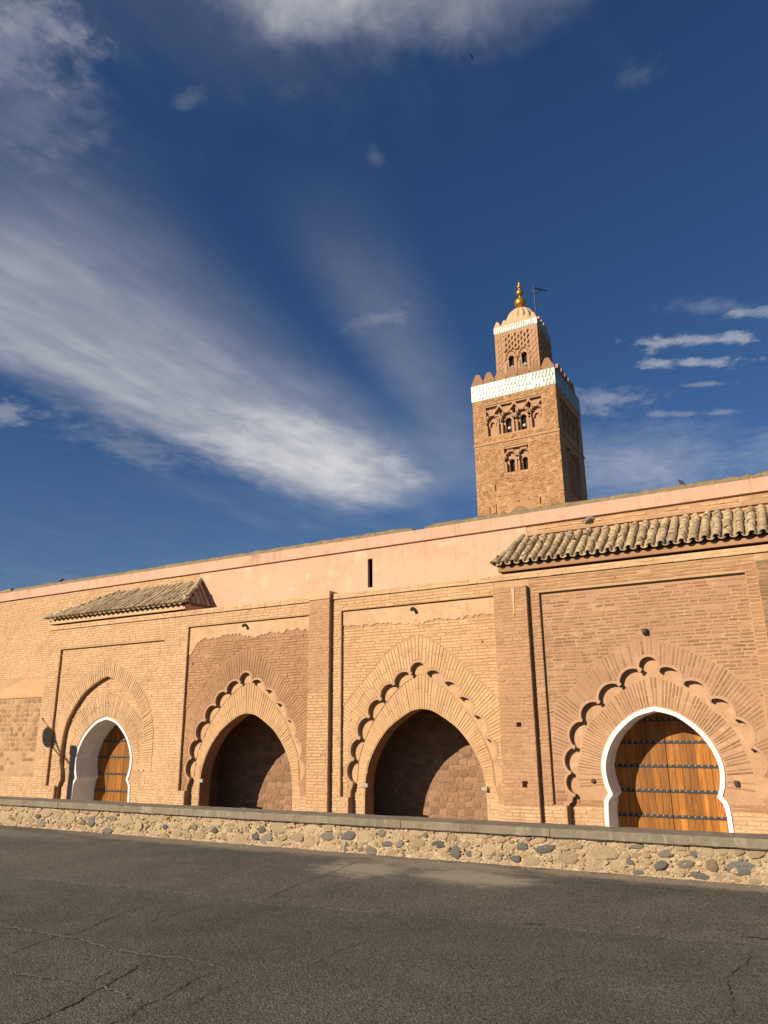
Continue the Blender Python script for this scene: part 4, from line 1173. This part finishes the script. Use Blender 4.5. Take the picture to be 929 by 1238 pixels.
# recessed decorated fields
wins_u = [arch_hole(-33.22, 43.1, 45.5, 1.0), arch_hole(-30.95, 43.08, 45.55, 1.0), rect(-34.5, -34.05, 46.2, 47.0), rect(-32.45, -32.05, 46.1, 46.9), rect(-30.1, -29.7, 46.25, 47.2)]
b = MB(); b.prism(rec_up, wins_u, TY0 + .55, TY0 + 1.1, sides=False); fu = b.build('arcade_field', 'tower_plaster', mn)
wins_l = [arch_hole(-33.04, 37.0, 39.05, .85), arch_hole(-31.1, 36.98, 39.0, .85)]
b = MB(); b.prism(rec_lo, wins_l, TY0 + .55, TY0 + 1.1, sides=False); fl = b.build('arcade_field', 'tower_plaster', mn)
for w_ in wins_u + wins_l:
    b = MB(); xs_ = [p[0] for p in w_]; zs_ = [p[1] for p in w_]
    b.add([(min(xs_) - .1, TY0 + 1.08, min(zs_) - .1), (max(xs_) + .1, TY0 + 1.08, min(zs_) - .1), (max(xs_) + .1, TY0 + 1.08, max(zs_) + .1), (min(xs_) - .1, TY0 + 1.08, max(zs_) + .1)], [(0, 1, 2, 3)])
    b.build('window', 'hole_shade', mn)  # black sheet behind each opening, interior darkness put into the colour
for cx, zt in ((-33.22, 46.35), (-30.95, 46.4), (-35.55, 46.2), (-28.85, 46.25)):
    b = MB(); b.strip(lobed(cx, 42.98, 44.6, zt, 1.75, 4), .30, TY0 + .02, TY0 + .57); b.build('lobed_arch', 'tower_plaster', mn)
for cx in (-35.55, -28.85):
    b = MB(); b.strip(arch_hole(cx, 43.0, 45.3, .95)[2:], .22, TY0 + .25, TY0 + .57); b.build('blind_arch', 'tower_plaster', mn)
b = MB()
for cx in (-35.55, -33.22, -30.95, -28.85):
    for s_ in (-1, 1):
        pts = [(cx, 46.2), (cx + s_ * .35, 46.55), (cx + s_ * .45, 46.75), (cx + s_ * .8, 47.1), (cx + s_ * 1.15, 47.6)]
        pts = [p for p in pts if -36.4 < p[0] < -28.0]
        if len(pts) > 1: b.strip(pts, .26, TY0 + .06 + .01 * (s_ > 0), TY0 + .56)
b.strip([(-36.4, 47.72), (-28.0, 47.72)], .22, TY0 + .10, TY0 + .56)
b.build('interlace', 'tower_plaster', mn)
for cx in (-33.04, -31.1):
    b = MB(); b.strip(lobed(cx, 36.95, 38.4, 40.1, 1.55, 3), .26, TY0 + .04, TY0 + .57); b.build('lobed_arch', 'tower_plaster', mn)
b = MB(); b.strip([(-33.9, 40.7), (-30.45, 40.7)], .24, TY0 + .08, TY0 + .56); b.build('field_head', 'tower_plaster', mn)
# rosette of lobes low on the face
b = MB(); b.strip([(-32.15 + 1.5 * math.cos(a), 30.4 + 1.5 * math.sin(a)) for a in [math.pi * i / 16 for i in range(17)]], .2, TY0 - .02, TY0 + .02)
for i in range(9):
    a = math.pi * (i + .5) / 9; x, z = -32.15 + 1.15 * math.cos(a), 30.4 + 1.15 * math.sin(a)
    b.strip([(x + .22 * math.cos(t), z + .22 * math.sin(t)) for t in [2 * math.pi * j / 8 for j in range(8)]], .10, TY0 - .05, TY0 + .02, closed=True)
b.build('rosette', 'tower_plaster', mn)
# side fields in shadow
for rec, kind in ((srec1, 1), (srec2, 2)):
    b = MB(); b.prism(rec, [], TY0 + .34, TY0 + .5, sides=False, T=TS); b.build('arcade_field', 'tower_plaster', mn)
for cy in (98.9, 101.3, 103.7, 106.1):
    b = MB(); b.strip(lobed(cy, 42.95, 44.8, 46.8, 1.9, 4), .30, TY0 + .03, TY0 + .35, T=TS); b.build('lobed_arch', 'tower_plaster', mn)
    b = MB(); b.prism(arch_hole(cy, 43.1, 45.7, 1.0), [], TY0 + .335, TY0 + .34, T=TS); b.build('window', 'hole_shade', mn)  # flat black arch shape on the field, painted as the opening's darkness
b = MB(); b.strip(lobed(102.5, 33.6, 37.4, 40.2, 5.6, 6), .34, TY0 + .03, TY0 + .35, T=TS); b.build('lobed_arch', 'tower_plaster', mn)
b = MB()
for i in range(-5, 6):
    for s_ in (-1, 1):
        pts = []
        for j in range(24):
            a = 102.5 + i * .85 + s_ * j * .21; z = 34.2 + j * .25 + (.10 if j % 2 else 0)
            if abs(a - 102.5) < 2.5 * (1 if z < 37.4 else max(0, 1 - (z - 37.4) / 2.6)): pts.append((a, z))
        if len(pts) > 2: b.strip(pts, .17, TY0 + .12 + .015 * (s_ > 0), TY0 + .345, T=TS)
b.build('sebka_lattice', 'tower_plaster', mn)
# string course
b = MB()
b.box(TX0 - .12, TX1 + .12, TY0 - .12, TY0 - .001, 41.65, 41.95); b.box(TX1 + .001, TX1 + .12, TY0 - .0, TY1 + .12, 41.65, 41.95)
b.build('string_course', 'tower_plaster', mn)
# rubble facing, every stone a block of its own
rg = random.Random(31); b = MB(); z = 27.0
avoid = [rec_up, rec_lo, rect(-33.9, -30.4, 28, 32.1)] + small
while z < 48.7:
    h = rg.uniform(.20, .34); x = TX0 + .03
    if z < 41.6 < z + h or z < 41.98 < z + h or 41.6 < z < 41.98: z += .1; continue
    while x < TX1 - .1:
        w_ = min(rg.uniform(.2, .6), TX1 - .02 - x)
        xa, xb = x, x + w_
        if not any(xa < max(p[0] for p in a_) + .05 and xb > min(p[0] for p in a_) - .05 and z < max(p[1] for p in a_) + .05 and z + h > min(p[1] for p in a_) - .05 for a_ in avoid) and rg.random() < .93:
            p = max(.005, rg.gauss(.035, .025)); j = lambda: rg.gauss(0, .022)
            f = [(xa + .03 + j(), z + .03 + j()), (xb - .03 + j(), z + .03 + j()), (xb - .03 + j(), z + h - .03 + j()), (xa + .03 + j(), z + h - .03 + j())]
            b.add([(q_[0], TY0 - p, q_[1]) for q_ in f] + [(q_[0] + (.02 if i in (1, 2) else -.02), TY0 + .01, q_[1]) for i, q_ in enumerate(f)],
                  [(0, 1, 2, 3), (0, 1, 5, 4), (1, 2, 6, 5), (2, 3, 7, 6), (3, 0, 4, 7)], rg.random())
        x += w_
    z += h
b.build('rubble_facing', 'tower_stone', shaft, kind='stuff')
# glazed tile bands with dark green tesserae


def tile_band(x0, x1, y0, y1, z0, z1, rows, px, pr):
    b = MB(); b.box(x0 - pr, x1 + pr, y0 - pr, y1 + pr, z0, z1)
    bd = b.build('tile_band', 'tile_white', mn)
    rgb = random.Random(int(z0)); b = MB(); hz = (z1 - z0) / rows
    for side in (0, 1):
        a0, a1 = (x0 - pr, x1 + pr) if side == 0 else (y0 - pr, y1 + pr); n = int((a1 - a0) / px)
        for r in range(rows):
            for c in range(n):
                if rgb.random() < .16: continue
                a = a0 + (c + .5 + .5 * (r % 2) * .6) * (a1 - a0) / n; z = z0 + (r + .5) * hz
                w_, h_ = px * .42, hz * .40
                if a + w_ > a1: continue
                for poly in ([(a - w_, z - h_), (a - w_ * .1, z - h_), (a + w_ * .6, z + h_), (a - w_ * .3, z + h_)], [(a + w_ * .3, z - h_), (a + w_, z - h_ * .6), (a + w_, z - h_ * .1), (a + w_ * .3, z - h_ * .5)]):
                    T_ = (lambda q, d, zz: (q, y0 - pr - .012 + d, zz)) if side == 0 else (lambda q, d, zz: (x1 + pr + .012 - d, q, zz))
                    b.prism(poly, [], 0, .012, T=T_)
    b.build('tesserae', 'tile_green', bd, kind='stuff')


tile_band(TX0, TX1, TY0, TY1, 48.88, 51.42, 4, .50, .08)


def merlon(T, cx, z0, wb, wt_, h, d, parent, mat='merlon'):
    b = MB()
    b.prism([(cx - wb / 2, z0), (cx + wb / 2, z0), (cx + wb / 2, z0 + h * .05), (cx + wt_ * .45, z0 + h), (cx - wt_ * .45, z0 + h), (cx - wb / 2, z0 + h * .05)], [], 0, d, caps_back=True, T=T)
    return b.build('merlon', mat, parent)


def parapet(x0, x1, y0, y1, z0, base_h, n, wb, wt_, h, d, mat):
    b = MB()
    b.box(x0, x1, y0, y0 + d, z0, z0 + base_h); b.box(x0, x1, y1 - d, y1, z0, z0 + base_h)
    b.box(x0, x0 + d, y0 + d, y1 - d, z0, z0 + base_h); b.box(x1 - d, x1, y0 + d, y1 - d, z0, z0 + base_h)
    pr = b.build('parapet', mat, mn)
    for i in range(n):
        f = (i / (n - 1)); cx = x0 + wb / 2 + (x1 - x0 - wb) * f; cy = y0 + wb / 2 + (y1 - y0 - wb) * f
        merlon(lambda a, q, z: (a, y0 + .003 + q, z), cx, z0 + base_h + .002, wb, wt_, h, d, pr, mat)
        merlon(lambda a, q, z: (a, y1 - d + q, z), cx, z0 + base_h + .002, wb, wt_, h, d, pr, mat)
        if 0 < i < n - 1:
            merlon(lambda a, q, z: (x1 - d + q, a, z), cy, z0 + base_h + .002, wb, wt_, h, d, pr, mat)
            merlon(lambda a, q, z: (x0 + q, a, z), cy, z0 + base_h + .002, wb, wt_, h, d, pr, mat)


parapet(TX0 - .02, TX1 + .02, TY0 - .02, TY1 + .02, 51.42, .22, 7, 1.98, .66, 1.58, .45, 'merlon')
# lantern
LX0, LX1, LY0, LY1 = -35.5, -28.65, 99.1, 106.0
b = MB()
lw_ = [arch_hole(-33.05, 53.9, 56.75, .95), arch_hole(-31.0, 53.9, 56.85, .95)]
b.prism(rect(LX0, LX1, 51.4, 61.0), lw_, LY0, LY0 + .6, sides=False)
TL = lambda a, d, z: (LX1 - (d - LY0), a, z)
b.prism(rect(LY0, LY1, 51.4, 61.0), [], LY0, LY0 + .1, sides=False, T=TL)
b.add([(LX0, LY0, 51.4), (LX0, LY1, 51.4), (LX0, LY1, 61), (LX0, LY0, 61)], [(0, 1, 2, 3)])
b.add([(LX0, LY1, 51.4), (LX1, LY1, 51.4), (LX1, LY1, 61), (LX0, LY1, 61)], [(0, 1, 2, 3)])
lant = b.build('lantern', 'tower_plaster', mn)
for xa in (-33.6, -31.55):
    b = MB(); b.box(xa, xa + 1.1, LY0 + .58, LY0 + .7, 53.5, 57.2); b.build('window', 'hole_shade', mn)  # black backing, the lantern's dark interior given by colour
for cx in (-33.05, -31.0):
    b = MB(); b.strip(lobed(cx, 53.6, 55.6, 57.5, 1.55, 4), .20, LY0 - .14, LY0 + .01); b.build('lobed_arch', 'tower_plaster', mn)
    b = MB(); b.lathe([(.30, 0), (.32, .10), (.20, .22), (.001, .25)], (0, 0, 0), 12)
    b.v = [(cx + x, LY0 + .42 - z, 54.9 + y) for x, y, z in b.v]; b.build('loudspeaker', 'tile_white', mn)
for cx, cz in ((-33.22, 44.0), (-30.95, 43.95)):
    b = MB(); b.lathe([(.24, 0), (.26, .10), (.15, .2), (.001, .22)], (0, 0, 0), 12)
    b.v = [(cx + x, TY0 + .95 - z, cz + y) for x, y, z in b.v]; b.build('loudspeaker', 'tile_white', mn)


def sebka(T, x0, x1, z0, z1, nx, w_, d, parent, amp=.12):
    """diamond net of wavy ribs"""
    b = MB(); px = (x1 - x0) / nx; pz = px * .95
    nz = int((z1 - z0) / (pz / 2))
    for i in range(-nz, nx + nz + 1):
        for s_ in (-1, 1):
            pts = []
            for j in range(0, nz * 4 + 1):
                z = z0 + j * pz / 8; x = x0 + i * px + s_ * (j * px / 8) + s_ * amp * px * math.sin(j * math.pi / 2)
                if x0 <= x <= x1 and z <= z1: pts.append((x, z))
                elif pts: break
            if len(pts) > 2: b.strip(pts, w_, -d - .012 * (s_ > 0), .01, T=T)
    return b.build('sebka_lattice', 'tower_plaster', parent)


sebka(lambda x, d, z: (x, LY0 + d, z), -34.1, -30.1, 57.6, 60.7, 4, .24, .24, mn)
sebka(lambda x, d, z: (x, LY0 + d, z), -35.3, -34.35, 54.0, 60.6, 1, .14, .06, mn)
sebka(lambda x, d, z: (x, LY0 + d, z), -29.85, -28.85, 54.0, 60.6, 1, .14, .06, mn)
sebka(lambda a, d, z: (LX1 - d, a, z), 99.5, 105.6, 54.0, 60.6, 5, .22, .2, mn)
tile_band(LX0, LX1, LY0, LY1, 61.0, 62.05, 2, .38, .06)
parapet(LX0 - .03, LX1 + .03, LY0 - .03, LY1 + .03, 62.05, .08, 6, 1.14, .32, .92, .3, 'dome_plaster')
b = MB(); b.box(LX0 + .02, LX1 - .02, LY0 + .02, LY1 - .02, 61.9, 62.08); b.build('lantern_roof', 'dome_plaster', mn)
b = MB()
prof = [(2.75 * math.cos(t) ** .85 + .02, 3.75 * math.sin(t)) for t in [math.pi / 2 * i / 14 * .985 for i in range(15)]]
b.lathe([(2.72, -.6)] + prof, ((LX0 + LX1) / 2, 102.55, 62.55), 144, 16, .13)
b.build('dome', 'dome_plaster', mn, smooth=True)
cx, cy = (LX0 + LX1) / 2, 102.55
for z, r in ((67.42, .97), (69.28, .58), (70.42, .36)):
    b = MB(); b.lathe([(max(.001, r * math.sin(math.pi * i / 16)), -r * math.cos(math.pi * i / 16)) for i in range(17)], (cx, cy, z), 28)
    b.build('finial_ball', 'gold', mn, smooth=True)
b = MB(); b.lathe([(.3, 66.2), (.22, 66.5), (.16, 67), (.14, 70.4), (.12, 70.9), (.17, 71.05), (.05, 71.3), (.01, 71.85)], (cx, cy, 0), 12); b.build('finial_rod', 'gold', mn, smooth=True)
b = MB(); mx, my = -28.75, 99.45
b.tube([(mx, my, 61.9), (mx, my, 67.7)], .10, 6); b.tube([(mx, my, 67.4), (mx + 1.46, my + 1.8, 67.4)], .10, 6); b.tube([(mx, my, 66.2), (mx + .85, my + 1.05, 67.35)], .07, 6); b.tube([(mx + .1, my, 67.7), (mx + .1, my, 68.9)], .03, 5)
b.build('gallows_mast', 'iron', mn)

# ------------------------------------------------------------------ small fittings on the front


def spot(x, z, y, label):
    b = MB(); b.tube([(x, y + .01, z + .03), (x, y - .05, z + .02)], .025, 6); b.tube([(x + .01, y - .04, z + .02), (x + .03, y - .15, z - .035)], .040, 9, r1=.050)
    o = b.build('wall_spotlight', 'fixture'); tag(o, label, 'spotlight', 'spotlights on the arcade wall'); return o


spot(-14.28, 4.64, YL - .02, 'small dark spotlight on the cream patch above the brown brick lobed niche')
spot(-8.74, 4.64, YL - .02, 'small dark spotlight above the golden brick lobed niche')
b = MB(); b.box(-3.11, -3.01, YL - .10, YL + .01, 3.60, 3.71); b.box(-3.09, -3.03, YL - .13, YL - .10, 3.62, 3.69)
tag(b.build('wall_box', 'fixture'), 'small square dark box on the brick above the lobed door arch', 'wall box')
for x, z, lab in ((-4.50, .53, 'small round dark fitting beside the shaded jamb of the lobed arch door'),):
    b = MB(); b.lathe([(.05, 0), (.052, .03), (.03, .05), (.001, .055)], (0, 0, 0), 10); b.v = [(x + p, YI - r_, z + q) for p, q, r_ in b.v]
    tag(b.build('wall_fitting', 'fixture'), lab, 'wall fitting')
b = MB(); b.box(-1.69, -1.61, YI - .07, YI + .01, .50, .60); b.box(-1.67, -1.63, YI - .09, YI - .07, .53, .57)
tag(b.build('wall_fitting', 'fixture'), 'small square dark lamp on the sunlit side of the lobed arch door', 'wall fitting')
for x, s_, lab in ((-15.82, -1, 'small pale bracket lamp at the springing of the brown brick niche'), (-10.32, -1, 'small bracket at the shaded springing of the golden brick niche'), (-7.02, 1, 'small bracket at the sunlit springing of the golden brick niche')):
    b = MB(); b.box(x - .10, x + .08, YI - .06, YI + .02, .28, .34); b.box(x - .02, x + .14 if s_ < 0 else x + .06, YI - .09, YI - .02, .265, .355)
    tag(b.build('bracket_lamp', 'fixture_pale'), lab, 'bracket lamp', 'lamps at the niche springings')

# floodlight post standing in the court beyond the left edge of the picture; its shadow falls on the first bay
fp = empty('floodlight_post', (-23.5, 12.9, -1), 'grey concrete post with a round floodlight whose shadow falls on the wall', 'floodlight post')
sx = lambda X, Z, y=12.9: (X + (y - YL) * .474, y, Z - (y - YL) * .5195)      # where the sun puts a shadow at (X,Z) on the wall
b = MB(); p0 = sx(-21.43, 1.28); b.box(p0[0] - .10, p0[0] + .10, 12.8, 13.0, BASE, p0[2] - .25); b.box(p0[0] - .14, p0[0] + .14, 12.78, 13.02, p0[2] - .25, p0[2]); b.build('post', 'concrete', fp)
b = MB(); b.tube([sx(-22.82, 2.12), sx(-22.35, 1.75), sx(-21.95, 1.15), sx(-21.42, .62)], .035, 7); b.build('arm', 'iron', fp)
pc = sx(-22.42, 1.50); b = MB(); b.lathe([(.02, -.18), (.16, -.17), (.27, -.06), (.30, .02), (.22, .08), (.001, .10)], (0, 0, 0), 16)
rot = Matrix.Rotation(1.15, 3, 'X'); b.v = [tuple(rot @ Vector(v) + Vector(pc)) for v in b.v]; b.build('lamp_head', 'fixture', fp)
b = MB(); b.tube([(pc[0] - .1, 12.9, pc[2] - .1), (p0[0], 12.9, p0[2] - .6)], .03, 6); b.build('stay', 'iron', fp)


# ------------------------------------------------------------------ birds
def pigeon(loc, heading, mat, label, scale=1.0, low=False):
    """one continuous body lofted from tail to beak"""
    secs = [(-.17, .012, .030, .00), (-.12, .022, .028, .03), (-.07, .055, .050, .07), (.0, .075, .072, .10), (.06, .066, .070, .13), (.095, .040, .045, .18), (.115, .032, .034, .215), (.135, .030, .030, .235), (.155, .020, .020, .235), (.185, .004, .004, .225)]
    if low: secs = [(a, w_, h_, .05 + (z - .05) * .45) for a, w_, h_, z in secs]
    b = MB(); n = 8; vs = []
    for a, w_, h_, z in secs:
        for j in range(n): vs.append((a, w_ * math.cos(2 * math.pi * j / n), z + .05 + h_ * math.sin(2 * math.pi * j / n)))
    fs = [(i * n + j, i * n + (j + 1) % n, (i + 1) * n + (j + 1) % n, (i + 1) * n + j) for i in range(len(secs) - 1) for j in range(n)] + [tuple(range(n)), tuple((len(secs) - 1) * n + j for j in range(n))]
    b.add(vs, fs)
    root = empty('pigeon', loc, label, 'bird', 'pigeons on the mosque')
    Rz = Matrix.Rotation(heading, 3, 'Z')
    b.v = [tuple(Rz @ (Vector(v) * scale) + Vector(loc)) for v in b.v]; b.build('body', mat, root, smooth=True)
    for s_ in (-1, 1):
        l = MB(); l.tube([(0.01, s_ * .025, -.005), (0.015, s_ * .03, .09)], .007, 5); l.v = [tuple(Rz @ (Vector(v) * scale) + Vector(loc)) for v in l.v]; l.build('leg', 'fixture', root)
    return root


pigeon((-2.04, YU + .06, 7.115), 2.3, 'pigeon_dark', 'dark pigeon perched upright on the wall capping above the tiled roof', .65)
pigeon((-24.12, YU + .06, 7.105), 0.2, 'pigeon_dark', 'black bird crouched on the wall capping at the far end from the minaret', .75, True)
pigeon((-4.28, YU - .09, 6.50), 0.1, 'pigeon_grey', 'grey and white pigeon on the brick ledge under the rose band', .8, True)
pigeon((-4.62, 17.28, 6.02), 2.6, 'pigeon_grey', 'grey pigeon standing on the curved roof tiles', 0.65)
b = MB(); b.box(-5.87, 6, YU - .05, YU + .004, 6.40, 6.485); b.build('brick_ledge', 'mortar_rust', mq)
bl = Vector((-14.06, 38.0, 45.85)); b = MB()
b.tube([bl + Vector((-.16, 0, 0)), bl + Vector((-.05, 0, .02)), bl + Vector((.08, 0, .03)), bl + Vector((.17, 0, .02))], .035, 7)
b.add([bl + Vector(v) for v in ((-.05, .02, .03), (.08, .02, .03), (.02, .25, .12), (-.08, .42, .05), (-.05, -.02, .03), (.08, -.02, .03), (.02, -.25, .12), (-.08, -.42, .05),
                                (-.05, .02, .02), (.08, .02, .02), (.02, .25, .11), (-.05, -.02, .02), (.08, -.02, .02), (.02, -.25, .11))],
      [(0, 1, 2), (0, 2, 3), (4, 6, 5), (4, 7, 6), (8, 10, 9), (8, 3, 10), (11, 12, 13), (11, 13, 7)])
b.v = [tuple(bl + (Vector(v) - bl) * .6) for v in b.v]
tag(b.build('flying_bird', 'pigeon_dark'), 'tiny dark bird gliding high in the open sky', 'bird')
